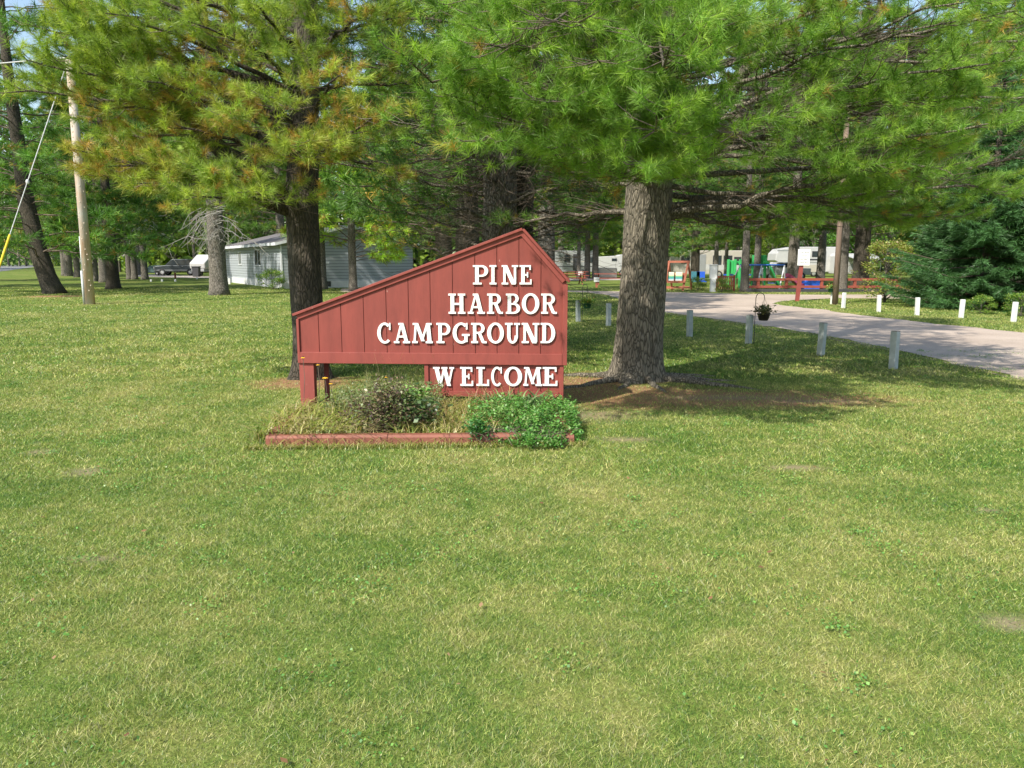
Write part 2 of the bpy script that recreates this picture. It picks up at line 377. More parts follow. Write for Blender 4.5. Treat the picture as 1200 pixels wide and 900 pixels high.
# dirty strip along the near edge of the road
strip = [Vector(p) for p in near_edge[1:-2]]
sheet('road_shoulder', wobble([tuple(p + Vector((-.1, .3, 0))) for p in strip] + [tuple(p + Vector((-.14, -.22, 0))) for p in reversed(strip)], .3, 4, .25), .003, MRD, 'brown dirt shoulder along the near road edge')
MR2 = gravel('lane_gravel', (.34, .30, .27), (.42, .37, .33), (.3, .25, .2))
sheet('lane', wobble([g2(640, 329), g2(760, 328), g2(760, 326), g2(640, 326.5)], .1, 2), .007, MR2, 'narrow pale lane in front of the parked trailers')
sheet('driveway', wobble([g2(150, 324), g2(262, 326.5), g2(262, 324), g2(150, 321)], .1, 3), .007, MR2, 'pale driveway in front of the parked sport utility car')
M_ASPH = gravel('asphalt', (.17, .17, .175), (.22, .22, .22), (.16, .155, .15))
sheet('highway', [(-6 - 20, 3, 0), (-73, 109, 0), (-124, 200, 0), (-190, 320, 0), (-222, 320, 0), (-164, 240, 0), (-100, 104, 0), (-46, 3, 0)], .008, M_ASPH, 'grey paved highway far off on the left')

# ================================================================== SIGN
def board_paint(name, col):
    m, t, b = newmat(name)
    v = coords(t, 1); n1 = noi(t, coords(t, (3, 3, .8)), 2, 5, .7); n2 = noi(t, coords(t, (60, 60, 5)), 1, 3)
    vo = t.nodes.new('ShaderNodeTexVoronoi'); vo.inputs['Scale'].default_value = 9; t.links.new(coords(t, (1, 1, .45)), vo.inputs['Vector'])
    chips = ramp(t, vo.outputs['Distance'], [(.035, (1, 1, 1)), (.06, (0, 0, 0))])
    chips = mix(t, ramp(t, noi(t, v, 1.7, 2), [(.5, (0, 0, 0)), (.6, (1, 1, 1))]), (0, 0, 0), chips)
    c = ramp(t, n1, [(.3, tuple(x * .80 for x in col)), (.7, tuple(min(1, x * 1.18) for x in col))])
    c = mix(t, mth(t, 'MULTIPLY', n2, .22), c, tuple(x * .62 for x in col))
    c = mix(t, mth(t, 'MULTIPLY', chips, .55), c, (.5, .34, .28))
    t.links.new(c, b.inputs['Base Color']); b.inputs['Roughness'].default_value = .62
    bump(t, b, n2, .25, .004); return m
RED = (.225, .043, .031)
M_RED = board_paint('red_paint', RED); M_RED2 = board_paint('red_trim_paint', (.25, .05, .037))
M_WHITE = plain('white_letter_paint', (.8, .8, .77), .5, .06, 25, .05)
M_GROOVE = plain('board_groove', (.16, .03, .025), .8)
pR = at(661, 425, 8.32); pL = at(350, 425, 8.52)
sdir = Vector((pR.x - pL.x, pR.y - pL.y, 0)); STH = math.atan2(sdir.y, sdir.x); sdir.normalize(); snor = Vector((sdir.y, -sdir.x, 0))
sorg = Vector(((pR.x + pL.x) / 2, (pR.y + pL.y) / 2, 0)); cam_p = Vector((0, 0, CAMZ))
def sp(x, y):
    d = ray(x, y); t = (sorg - cam_p).dot(snor) / d.dot(snor); h = cam_p + d * t; return ((h - sorg).dot(sdir), h.z)
sign = thing('campground_sign', 'large red wooden board sign with a slanted roof edge and white campground lettering', 'sign', sorg, STH)
lb, rb = sp(350, 423), sp(662, 425.5); zt = rb[1] + .1
L_ = lb[0]; R_ = rb[0]; zb = (lb[1] + rb[1]) / 2; zl = sp(350, 369)[1]; pk = sp(612.5, 270); zr = sp(662, 328)[1]
def top(u): return zl + (pk[1] - zl) * (u - L_) / (pk[0] - L_) if u < pk[0] else pk[1] + (zr - pk[1]) * (u - pk[0]) / (R_ - pk[0])
seams = [L_] + [sp(x, 400)[0] for x in (374, 400.5, 427, 453.5, 479.5, 505, 531, 557, 582.5, 608, 633.5)] + [R_]
p = MB()
for a, b in zip(seams[:-1], seams[1:]):
    a_, b_ = a + .0035, b - .0035; t_ = [(a_, zb), (b_, zb), (b_, top(b_))]
    if a_ < pk[0] < b_: t_.append((pk[0], pk[1]))
    t_.append((a_, top(a_))); p.prism(t_, 0, .014)
p.build('upper_panel', M_RED, sign)
MB().prism([(L_, zb), (R_, zb), (R_, zr), (pk[0], pk[1]), (L_, zl)], .0145, .03).build('backing_board', M_GROOVE, sign)
MB().prism([(L_, zb), (R_, zb), (R_, zr), (pk[0], pk[1]), (L_, zl)], .20, .215).build('rear_panel', M_RED, sign)
def bar(mb, a, b, wd, y0, y1, off=0):
    a, b = Vector((a[0], 0, a[1])), Vector((b[0], 0, b[1])); d = (b - a).normalized(); n = Vector((-d.z, 0, d.x))
    q = [a + n * off, b + n * off, b + n * (off + wd), a + n * (off + wd)]; mb.prism([(v.x, v.z) for v in q], y0, y1)
m = MB(); bar(m, (L_ - .03, zl - .012), (pk[0] + .004, pk[1] + .0), .028, -.045, .235); m.build('roof_trim', M_RED2, sign, bevel=.003)
m = MB(); bar(m, (pk[0] - .004, pk[1] + .001), (R_ + .03, zr - .03), .028, -.046, .236); m.build('roof_trim', M_RED2, sign, bevel=.003)
m = MB(); bar(m, (L_ + .0, zl - .002), (pk[0], pk[1]), -.05, -.020, -.001); m.build('fascia', M_RED2, sign, bevel=.002)
m = MB(); bar(m, (pk[0], pk[1]), (R_, zr), -.05, -.021, -.001); m.build('fascia', M_RED2, sign, bevel=.002)
z12, z25 = sp(500, 413.5)[1], sp(500, 426.5)[1]
MB().box(L_ + .028, R_ - .03, -.026, -.001, z25, z12).build('lower_rail', M_RED2, sign, bevel=.003)
MB().box(L_ - .002, L_ + .026, -.022, .213, z25, zl - .045).build('corner_trim', M_RED2, sign, bevel=.003)
MB().box(R_ - .028, R_ + .022, -.023, .214, z25 - .0, zr - .05).build('corner_trim', M_RED2, sign, bevel=.003)
# lower WELCOME panel
a0 = sp(498, 440)[0]; a1 = sp(658, 440)[0]; zc0 = sp(580, 465)[1]; zc1 = z25 - .004
p = MB(); ws = [a0] + [sp(x, 440)[0] for x in (530, 557, 582.5, 608, 633.5)] + [a1]
for a, b in zip(ws[:-1], ws[1:]): p.box(a + .003, b - .003, .012, .026, zc0, zc1)
p.build('welcome_panel', M_RED, sign)
MB().box(a0, a1, .0265, .04, zc0, zc1).build('welcome_backing', M_GROOVE, sign)
MB().box(a0 - .005, a0 + .04, -.008, .0115, zc0, zc1).build('side_trim', M_RED2, sign, bevel=.002)
MB().box(a1 - .02, a1 + .022, -.009, .2, zc0 - .03, zc1).build('side_trim', M_RED2, sign, bevel=.002)
MB().box(a0 + .045, a1 - .03, -.007, .0115, zc0, zc0 + .06).build('bottom_trim', M_RED2, sign, bevel=.002)
M_RPOST = board_paint('red_post_paint', (.27, .058, .046))
q0, q1 = sp(351, 440)[0], sp(368, 440)[0]
MB().box(q0, q1, .0, .09, -.1, z25 - .002).build('post', M_RPOST, sign, bevel=.004)
MB().box(a1 - .06, a1 + .025, .045, .13, -.1, z25 - .002).build('post', M_RPOST, sign, bevel=.004)
MB().box(q1 + .05, q1 + .10, .205, .24, -.1, zl - .1).build('rear_post', M_GROOVE, sign)

# ---- lettering: slab serif capitals out of strokes (unit box, y up)
def ring(cx, cy, rx, ry, ix, iy, a0_, a1_, n=18):
    a = [R(a0_ + (a1_ - a0_) * i / n) for i in range(n + 1)]
    o = [(cx + rx * math.cos(t), cy + ry * math.sin(t)) for t in a]; i_ = [(cx + ix * math.cos(t), cy + iy * math.sin(t)) for t in a]
    return ('ring', o, i_)
def rc(x0, y0, x1, y1): return ('poly', [(x0, y0), (x1, y0), (x1, y1), (x0, y1)])
def dg(x0, x1, wd, y0=0.0, y1=1.0): return ('poly', [(x0, y0), (x0 + wd, y0), (x1 + wd, y1), (x1, y1)])
S_ = .095
def serif(x0, x1, y): return rc(x0, y, x1, y + S_)
GL = {
 'I': (1, [rc(.28, .02, .72, .98), serif(.0, 1, 0), serif(.0, 1, 1 - S_)]),
 'P': (1, [rc(.14, .02, .38, .98), serif(0, .56, 0), serif(0, .3, 1 - S_), ring(.55, .70, .43, .30, .2, .20, -90, 90), rc(.3, .90, .56, .999), rc(.3, .401, .56, .5)]),
 'N': (1, [rc(.1, .02, .24, .97), serif(0, .4, 0), serif(0, .22, 1 - S_), dg(.60, .08, .26, .0, .999), rc(.74, .05, .88, .98), serif(.62, 1, 1 - S_)]),
 'E': (1, [rc(.14, .02, .42, .98), rc(0, .002, .96, S_), rc(0, 1 - S_, .9, .998), rc(.3, .455, .68, .545), rc(.6, .36, .7, .64), rc(.86, .004, .98, .27), rc(.8, .75, .92, .996)]),
 'H': (1, [rc(.12, .02, .34, .98), rc(.66, .02, .88, .98), serif(0, .44, 0), serif(0, .44, 1 - S_), serif(.56, 1, 0), serif(.56, 1, 1 - S_), rc(.3, .44, .7, .54)]),
 'A': (1, [dg(.1, .42, .12, .02, .99), dg(.68, .40, .22, .02, .995), rc(.26, .28, .72, .37), serif(0, .34, 0), serif(.56, 1, 0), rc(.3, .9, .6, 1)]),
 'R': (1, [rc(.12, .02, .33, .98), serif(0, .44, 0), serif(0, .3, 1 - S_), ring(.5, .735, .37, .265, .16, .17, -90, 90), rc(.3, .905, .51, .999), rc(.3, .471, .51, .56), dg(.68, .42, .22, .03, .5), rc(.74, .0, 1.0, S_)]),
 'B': (1, [rc(.12, .02, .36, .98), serif(0, .5, 0), serif(0, .5, 1 - S_), ring(.52, .755, .36, .243, .14, .15, -90, 90), ring(.54, .27, .44, .269, .2, .175, -90, 90), rc(.3, .9, .53, .997), rc(.3, .45, .54, .535), rc(.3, .003, .55, .095)]),
 'O': (1, [ring(.5, .5, .5, .52, .27, .41, 0, 360, 36)]),
 'C': (1, [ring(.54, .5, .54, .52, .3, .41, 48, 312, 30), rc(.86, .66, .97, 1.0)]),
 'G': (1, [ring(.52, .5, .52, .52, .29, .41, 48, 300, 30), rc(.80, .68, .9, 1.0), rc(.7, .06, .9, .42), serif(.56, 1.02, .36)]),
 'M': (1, [dg(.06, .14, .1, .02, .98), dg(.44, .14, .17, .1, .99), dg(.42, .70, .1, .1, .985), dg(.76, .68, .19, .02, .98), serif(0, .27, 0), serif(.66, 1, 0), rc(.04, 1 - S_, .26, .997), rc(.72, 1 - S_, .96, .997)]),
 'U': (1, [rc(.14, .35, .36, .98), rc(.74, .35, .86, .98), serif(0, .5, 1 - S_), serif(.6, 1, 1 - S_), ring(.5, .37, .36, .39, .14, .28, 180, 360, 20)]),
 'D': (1, [rc(.12, .02, .36, .98), serif(0, .5, 0), serif(0, .5, 1 - S_), ring(.45, .5, .53, .499, .28, .405, -90, 90, 22), rc(.3, .905, .46, .998), rc(.3, .002, .46, .095)]),
 'W': (1, [dg(.26, .06, .19, .0, .98), dg(.3, .48, .09, .005, .97), dg(.66, .44, .18, .0, .985), dg(.68, .87, .09, .006, .98), serif(0, .32, 1 - S_), serif(.40, .68, 1 - S_), serif(.78, 1, 1 - S_)]),
 'L': (1, [rc(.18, .02, .46, .98), serif(0, .66, 1 - S_), rc(0, .003, .96, S_), rc(.84, .004, .99, .33)]),
}
def letter(ch, x0, x1, yt, yb, yb_base, parent):
    u0, z1_ = sp(x0, yt); u1, z0_ = sp(x1, yb); mb = MB()
    f = lambda p_: (u0 + (u1 - u0) * p_[0], z0_ + (z1_ - z0_) * p_[1])
    for k_, s_ in enumerate(GL[ch][1]):
        yf = yb_base - .021 - k_ * .0006; yk = yb_base - .004 - k_ * .0003
        if s_[0] == 'poly': mb.prism([f(q) for q in s_[1]], yf, yk)
        else:
            for i in range(len(s_[1]) - 1):
                mb.prism([f(s_[1][i]), f(s_[1][i + 1]), f(s_[2][i + 1]), f(s_[2][i])], yf, yk)
    o = mb.build('letter', M_WHITE, parent); o['label'] = 'white capital letter ' + ch
rows = [(310.7, 333.3, 0, [('P', 554.3, 572.7), ('I', 573.8, 582), ('N', 588, 607.3), ('E', 609, 623.3)]),
        (344, 367.6, 0, [('H', 525.7, 545.7), ('A', 548.3, 568.4), ('R', 571, 589.6), ('B', 593, 610), ('O', 611.6, 632), ('R', 634.3, 652.7)]),
        (378.3, 402, 0, [('C', 442.3, 459), ('A', 461.5, 481), ('M', 483, 507.5), ('P', 511.6, 528.5), ('G', 530.6, 550.2), ('R', 552.3, 570.6), ('O', 571, 590.6), ('U', 592, 609.5), ('N', 611.5, 632), ('D', 633.7, 650.9)]),
        (430, 452.2, .012, [('W', 507.5, 532.5), ('E', 539.3, 555), ('L', 558.3, 573.4), ('C', 575.6, 588.5), ('O', 591, 611.8), ('M', 613.3, 635), ('E', 636, 653.5)])]
for yt, yb, off, ls in rows:
    for ch, x0, x1 in ls: letter(ch, x0, x1, yt, yb, off, sign)

# ================================================================== FLOWER BED
fa, fb = gnd(313, 523), gnd(672, 519)
def P2(u, v): p_ = fa.lerp(fb, u); return Vector((p_.x, p_.y + v, 0))
bdir = (fb - fa); BTH = math.atan2(bdir.y, bdir.x); BL = bdir.length
tb = thing('landscape_timber_edging', 'weathered red timber edging framing the flower bed below the sign', 'bed edging', fa, BTH)
M_TIMB = board_paint('faded_red_timber', (.24, .085, .055))
def timber(x0, x1, y0, y1, h, j):
    m_ = MB(); c = .012
    if x1 - x0 > y1 - y0:
        m_.prism([(y0 + c, -.03), (y1 - c, -.03), (y1, .0), (y1, h - .02), (y1 - .02, h), (y0 + .02, h), (y0, h - .02), (y0, 0)], x0, x1, True)
    else: m_.prism([(x0, -.03), (x1, -.03), (x1, h - .02), (x1 - .02, h), (x0 + .02, h), (x0, h - .02)], y0, y1)
    o = m_.build('timber', M_TIMB, tb); o.rotation_euler = (0, rnd.uniform(-.006, .006), rnd.uniform(-.006, .006)); return o
timber(0, 1.05, -.04, .07, .098, 0); timber(1.054, 2.22, -.045, .065, .102, 1); timber(2.50, BL + .0, -.05, .045, .11, 2).location.z = -.03
timber(-.02, .08, .076, 1.7, .11, 3); timber(BL - .09, BL + .0, .06, 1.65, .115, 4)
# soil
soil = MB().flat([P2(.0, .03), P2(1, .03), P2(.98, 2.0), P2(0.02, 2.0)], -.02, .035)
M_SOIL = plain('dark_soil', (.07, .05, .035), .95, .4, 14, .5)
tag(soil.build('soil_bed', M_SOIL), 'dark soil filling the timber edged flower bed', 'soil', kind='stuff')

def strands(name, n, area, h, w_, cols, mat, parent, lean=.5, segs=3, org=(0, 0, 0), arc=.6):
    """arching blades: quads tapering to the tip"""
    V = []; F = []; Cc = []
    for i in range(n):
        x, y, z = area(); a = rnd.uniform(0, 2 * math.pi); H = h * rnd.uniform(.55, 1.15); ln = lean * rnd.uniform(.3, 1.3) * H
        dx, dy = math.cos(a), math.sin(a); sx, sy = -dy, dx; ww = w_ * rnd.uniform(.6, 1.3); c = Vector(rnd.choice(cols)) * rnd.uniform(.75, 1.25); b = len(V)
        for s in range(segs + 1):
            t = s / segs; q = t * t; zz = z + H * (t - arc * q * .5); wd = ww * (1 - t * .92) / 2
            px_, py_ = x + dx * ln * q - org[0], y + dy * ln * q - org[1]
            V += [(px_ - sx * wd, py_ - sy * wd, zz), (px_ + sx * wd, py_ + sy * wd, zz)]; Cc += [tuple(c)] * 2
            if s: F.append((b + 2 * s - 2, b + 2 * s - 1, b + 2 * s + 1, b + 2 * s))
    return np_mesh(name, V, F, mat, parent, col=np.clip(np.array(Cc), 0, 1))
def leaflets(name, P, size, cols, mat, parent, up=.6, aspect=.55, org=(0, 0, 0)):
    """small pointed leaves (folded rhombs) at P"""
    P = np.asarray(P, float) - np.array(org); N = len(P)
    d = rng.normal(size=(N, 3)); d[:, 2] = np.abs(d[:, 2]) * .3 + up * .2; d /= np.linalg.norm(d, axis=1, keepdims=True)
    s = np.cross(d, rng.normal(size=(N, 3)) * .4 + np.array([0, 0, 1.])); s /= np.linalg.norm(s, axis=1, keepdims=True)
    sz = size * rng.uniform(.6, 1.3, (N, 1)); nrm = np.cross(s, d)
    a = P; b = P + d * sz * .5 + s * sz * aspect / 2 + nrm * sz * .08; c = P + d * sz; e = P + d * sz * .5 - s * sz * aspect / 2 + nrm * sz * .08
    V = np.stack([a, b, c, e], 1).reshape(-1, 3); col = np.asarray(cols)[rng.integers(0, len(cols), N)] * rng.uniform(.7, 1.3, (N, 1))
    return np_mesh(name, V, np.arange(4 * N).reshape(-1, 4), mat, parent, col=np.clip(np.repeat(col, 4, 0), 0, 1))
M_PLANT = foliage('bed_plants', .3, .05)
YG = [(.26, .30, .05), (.18, .26, .04), (.36, .34, .10), (.42, .36, .16)]
def areaf(u0, u1, v0, v1, z=.03):
    def f():
        p_ = P2(rnd.uniform(u0, u1), rnd.uniform(v0, v1)); return (p_.x, p_.y, z)
    return f
def plantroot(name, label, cat, u, v, group=None):
    p_ = P2(u, v); return thing(name, label, cat, (p_.x, p_.y, 0), 0, group), (p_.x, p_.y, 0)
# daylily-like arching grass at the left end
r_, o_ = plantroot('ornamental_grass', 'yellow green arching grass clump spilling over the left end of the bed', 'grass clump', .12, .5)
strands('blades', 900, areaf(-.05, .30, .02, 1.3), .36, .016, YG, M_PLANT, r_, 1.1, 4, o_, 1.2)
strands('front_blades', 420, areaf(-.03, .68, -.02, .16), .2, .011, YG, M_PLANT, r_, 1.7, 4, o_, 2.0)
strands('dry_blades', 380, areaf(-.06, .34, .0, 1.2), .36, .010, [(.5, .42, .22), (.42, .33, .16)], M_PLANT, r_, 1.3, 4, o_, 1.4)
r_, o_ = plantroot('bed_grass', 'short yellow green grass between the purple shrub and the ivy', 'grass clump', .55, .5)
strands('blades', 1500, areaf(.40, .74, .03, 1.6), .25, .012, YG, M_PLANT, r_, .9, 3, o_, 1.0)
strands('long_blades', 260, areaf(.55, 1.0, .5, 1.7), .27, .009, YG, M_PLANT, r_, .9, 4, o_, 1.1)
strands('dry_blades', 420, areaf(.42, .80, .1, 1.6), .32, .008, [(.5, .40, .20), (.42, .27, .12)], M_PLANT, r_, .9, 4, o_, 1.0)
r_, o_ = plantroot('weed_patch', 'tangled green and grey weeds in front of the left sign post', 'weeds', .3, 1.1)
strands('stems', 900, areaf(.12, .50, .75, 1.75), .34, .007, [(.28, .27, .15), (.2, .24, .09), (.38, .33, .2), (.15, .2, .06)], M_PLANT, r_, .45, 3, o_, .4)
pts = [(lambda q: (q.x, q.y, rnd.uniform(.05, .31)))(P2(rnd.uniform(.12, .52), rnd.uniform(.7, 1.75))) for _ in range(5000)]
leaflets('leaves', pts, .035, [(.14, .2, .06), (.2, .24, .09), (.27, .27, .13), (.1, .16, .05)], M_PLANT, r_, .6, .5, o_)
r_, o_ = plantroot('tall_dry_grass', 'thin dry grass stalks standing in the opening under the sign', 'grass clump', .4, 2.0)
strands('stalks', 380, areaf(.18, .52, 1.85, 2.3, .0), .62, .006, [(.42, .38, .2), (.3, .3, .12), (.2, .24, .08)], M_PLANT, r_, .3, 3, o_, .2)
r_, o_ = plantroot('edge_grass', 'longer untrimmed grass growing along the foot of the red timber', 'grass strip', .4, -.1)
strands('blades', 2300, areaf(-.06, 1.04, -.17, -.05, .0), .072, .009, YG, M_PLANT, r_, .9, 3, o_, .8)
# purple brown shrub
c_ = P2(.36, .48); r_ = thing('dying_shrub', 'rounded shrub with purple brown withered leaves in the bed', 'shrub', (c_.x, c_.y, 0))
tb_ = []; pp = []
for i in range(200):
    a = rnd.uniform(0, 6.283); e_ = rnd.uniform(.15, 1.5); L1 = rnd.uniform(.22, .50)
    tip = np.array([math.cos(a) * math.cos(e_) * L1 * 1.05, math.sin(a) * math.cos(e_) * L1, math.sin(e_) * L1 * .95 + .04])
    tb_.append((np.array([[0, 0, .02], tip * .5 + rng.normal(size=3) * .02, tip]), np.array([.004, .003, .0015])))
    for j in range(34): pp.append(tip * rnd.uniform(.45, 1.05) + rng.normal(size=3) * .035)
tubes_np('stems', tb_, M_TWIG, r_, 4)
pp = [p_ for p_ in pp if p_[2] > .02]
leaflets('leaves', pp, .034, [(.12, .075, .06), (.20, .14, .09), (.08, .055, .05), (.30, .25, .15), (.11, .15, .05), (.15, .21, .07), (.22, .24, .10)], M_PLANT, r_)
# dark green small leafed plant beside it
c_ = P2(.45, .5); r_ = thing('leafy_plant', 'dark green broad leafed plant just right of the withered shrub', 'plant', (c_.x, c_.y, 0))
pp = [rng.normal(size=3) * (.13, .12, .09) + (0, 0, .17) for _ in range(900)]
leaflets('leaves', [p_ for p_ in pp if p_[2] > .02], .05, [(.05, .11, .04), (.09, .16, .05), (.06, .09, .03)], M_PLANT, r_, .6, .7)
MB().tube([(0, 0, 0), (.01, 0, .2)], .006, 5).build('stem', M_TWIG, r_)
# bright broad leaves under the rail
c_ = P2(.44, 1.0); r_ = thing('broadleaf_seedling', 'light green broad leafed seedling under the lower rail of the sign', 'plant', (c_.x, c_.y, 0))
pp = [rng.normal(size=3) * (.07, .06, .045) + (0, 0, .25) for _ in range(150)]
leaflets('leaves', pp, .06, [(.22, .42, .10), (.28, .46, .14), (.18, .34, .08)], M_PLANT, r_, .9, .85)
MB().tube([(0, 0, 0), (.02, .01, .26)], .006, 5).build('stem', M_TWIG, r_)
# vinca mound spilling over the front right of the timbers
c_ = P2(.82, .3); r_ = thing('ground_cover_mound', 'dense bright green leafy ground cover spilling over the edging on the right', 'ground cover plant', (c_.x, c_.y, 0))
pp = []
for _ in range(30000):
    u, v = rnd.uniform(.62, 1.03), rnd.uniform(-.36, 1.55)
    du = (u - .83) / .20; edge = -.33 + 2.6 * max(0, .86 - u) + 3.2 * max(0, u - .95) + .16 * mnoise.noise(Vector((u * 9, v * 4, 0)))
    if v < edge or v > .95 + .5 * mnoise.noise(Vector((u * 6, 3, 0))) + 1.4 * (u - .62) or (abs(du) > 1 and rnd.random() < .9) or rnd.random() < .25: continue
    q = P2(u, v); hump = .055 + (.13 if v < .75 else .07) * min(1, max(0, (v - edge) / .45)) * (1 + .5 * mnoise.noise(Vector((q.x * 4, q.y * 4, 3)))) - .05 * max(0, abs(du) - .6)
    z = hump * rnd.uniform(.3, 1.15) * (1.1 if v > .3 else .85) * (.75 + .7 * (.5 + mnoise.noise(Vector((q.x * 7, q.y * 7, 1)))))
    if mnoise.noise(Vector((q.x * 6, q.y * 6, 9))) < -.22 - .25 * rnd.random() or mnoise.noise(Vector((q.x * 3, q.y * 3, 2))) + .9 * min(1, (v - edge) * 5) + .9 * min(1, (1.04 - u) * 14) < .35: continue
    pp.append((q.x, q.y, max(.012, z)))
leaflets('leaves', pp, .030, [(.20, .34, .10), (.16, .24, .06), (.09, .25, .04), (.13, .32, .06), (.06, .17, .03), (.18, .36, .08), (.10, .28, .05)], M_PLANT, r_, .8, .6, (c_.x, c_.y, 0))
stp = []
for _ in range(220):
    q = P2(rnd.uniform(.66, .99), rnd.uniform(-.2, 1.3)); a = rnd.uniform(0, 6.28); p0 = np.array([q.x - c_.x, q.y - c_.y, .03])
    p1 = p0 + np.array([math.cos(a) * .15, math.sin(a) * .15, .1]); stp.append((np.array([p0, (p0 + p1) / 2 + (0, 0, .03), p1]), np.array([.003, .003, .002])))
tubes_np('runners', stp, M_TWIG, r_, 4)
# small dark sprig hanging on the front timber
c_ = P2(.685, -.02); r_ = thing('ground_cover_sprig', 'dark green sprig hanging over the front timber beside the bigger mound', 'plant', (c_.x, c_.y, 0))
pp = [rng.normal(size=3) * (.045, .05, .055) + (0, 0, .13) for _ in range(420)]
leaflets('leaves', [p_ for p_ in pp if p_[2] > .01], .04, [(.06, .18, .05), (.09, .24, .06)], M_PLANT, r_, .6, .6)
# strap leaves
c_ = P2(.83, 1.35); r_ = thing('strap_leaf_plant', 'dark green plant with long strap leaves in front of the welcome panel', 'plant', (c_.x, c_.y, 0))
strands('leaves', 150, lambda: (c_.x + rnd.uniform(-.38, .38), c_.y + rnd.uniform(-.2, .15), .02), .40, .034, [(.05, .12, .035), (.08, .17, .05), (.2, .3, .12)], M_PLANT, r_, 1.0, 5, (c_.x, c_.y, 0), 1.1)
c_ = P2(.74, 1.5); r_ = thing('dry_flower_stalks', 'tan dried stalks arching in front of the welcome lettering', 'dry stalks', (c_.x, c_.y, 0))
strands('stalks', 46, lambda: (c_.x + rnd.uniform(-.3, .3), c_.y + rnd.uniform(-.12, .12), .02), .60, .007, [(.5, .32, .14), (.42, .34, .16), (.36, .2, .1)], M_PLANT, r_, .8, 6, (c_.x, c_.y, 0), .9)
# yellow coneflowers
M_PETAL = plain('yellow_petal', (.75, .42, .02), .6, .1, 30, 0); M_CONE = plain('brown_flower_centre', (.07, .03, .015), .8, .2, 60, .3)
for (x, y, lab, sz) in ((355, 418.5, 'yellow coneflower level with the top of the left post', .030), (372.5, 427, 'small yellow coneflower just right of the left post', .024),
                       (381, 442, 'largest yellow coneflower with petals held flat, right of the left post', .038), (387.5, 449, 'lowest yellow coneflower in the bed, drooping', .026), (452.5, 441.5, 'lone pale yellow coneflower in the middle of the weeds', .02)):
    h = at(x, y, 8.2 if x < 400 else 8.3); r_ = thing('coneflower', lab, 'flower', (h.x + .01, h.y, 0), 0, 'yellow coneflowers in the bed')
    MB().tube([(rnd.uniform(-.05, .05), 0, 0), (.0, .0, h.z * .6), (-.01, 0, h.z)], .0035, 5).build('stem', M_TWIG, r_)
    pm = MB()
    for i in range(11):
        a = i * 2 * math.pi / 11; d = Vector((math.cos(a), math.sin(a), 0)); s = Vector((-d.y, d.x, 0)); c0 = Vector((-.01, 0, h.z))
        pm.add([c0 + d * .008 - s * .004, c0 + d * sz * .6 - s * sz * .2 - Vector((0, 0, .004)), c0 + d * sz - Vector((0, 0, sz * .35)), c0 + d * sz * .6 + s * sz * .2 - Vector((0, 0, .004)), c0 + d * .008 + s * .004], [(0, 1, 2, 3, 4)])
    pm.build('petals', M_PETAL, r_)
    MB().lathe([(.0, .012), (.007, .010), (.010, .003), (.008, -.004), (0, -.006)], (-.01, 0, h.z), 10).build('flower_centre', M_CONE, r_, True)

# ================================================================== NEAR PINES
def near_pine(name, label, base, path, radii, limbs, auto, mats, yellow, nL, nN, nW, seed, flare=.5, base_col=(.10, .19, .035), cull=True, clump=.1):
    root = thing(name, label, 'tree', base)
    path = np.array(path, float); o = np.array(base)
    def on_trunk(z): return np.array([np.interp(z, path[:, 2], path[:, 0]), np.interp(z, path[:, 2], path[:, 1]), z])
    trunk_mesh('trunk', path - o, radii, mats[0], root, flare, seed=seed)
    S = newS()
    for L in limbs:
        z0, px_, py_, dep, r0 = L[:5]; kw = L[5] if len(L) > 5 else {}
        arch = kw.pop('arch', .15) if kw else .15
        grow(on_trunk(z0), at(px_, py_, dep), r0, arch, S, **kw)
    Sa = newS()
    z = auto[0]; H = auto[1]; Lm = auto[2]; k = 0
    while z < H - .3:
        f = (z - auto[0]) / (H - auto[0]); L = Lm * (1 - f) ** .75 + .5
        for q in range(auto[3]):
            a = rng.uniform(0, 2 * math.pi) if len(auto) < 5 else auto[4](rng.random()); p0 = on_trunk(z + rng.uniform(-.2, .2)); l = L * rng.uniform(.7, 1.1) * (.85 if math.sin(a) < .1 else (1.0 if math.cos(a) > .2 else 1.3))
            grow(p0, p0 + np.array([math.cos(a) * l, math.sin(a) * l, l * rng.uniform(-.05, .25)]), .035 * l / 3 + .01, .1 * l, Sa, dens=3.0, tw=.5, sp=.3, subcap=1.8)
        z += .62
    out = []
    for T in (S, Sa):
        local(T, base)
        cl = np.array([mnoise.noise(Vector(q) * 1.15) for q in T['P']]); keep = cl > -clump - .25 * rng.random(len(cl)); T['P'] = T['P'][keep]; T['A'] = T['A'][keep]
        if cull:
            kp = sun_keep(T['P'] + o, .94); T['P'] = T['P'][kp]; T['A'] = T['A'][kp]
            for kk in ('tubes2', 'tubes3'):
                if T[kk]:
                    e = np.array([t[0][-1] for t in T[kk]]) + o; kq = sun_keep(e); T[kk] = [t for t, g in zip(T[kk], kq) if g]
    tubes_np('boughs', S['tubes'] + Sa['tubes'], mats[1], root, 7)
    tubes_np('branchlets', S['tubes2'] + Sa['tubes2'] + S['tubes3'], M_TWIG, root, 3)
    n1 = len(S['P']); n2 = len(Sa['P'])
    yf = np.clip(np.array([mnoise.noise(Vector(q) * .8 + Vector((seed, 0, 0))) for q in S['P']]) * 3.2 + .55, .02, 2.2)
    needles('needles', S['P'], S['A'] + np.array([0, 0, .25]), nL * rng.uniform(.8, 1.15, n1), nN, nW, pine_cols(n1, yellow * yf, base_col), M_NEEDLE, root)
    needles('upper_needles', Sa['P'], Sa['A'], .26, 16, .02, pine_cols(n2, yellow * .5, base_col), M_NEEDLE, root)
    print(name, 'tufts', n1, n2)
    return root
D6 = dict(dens=7)
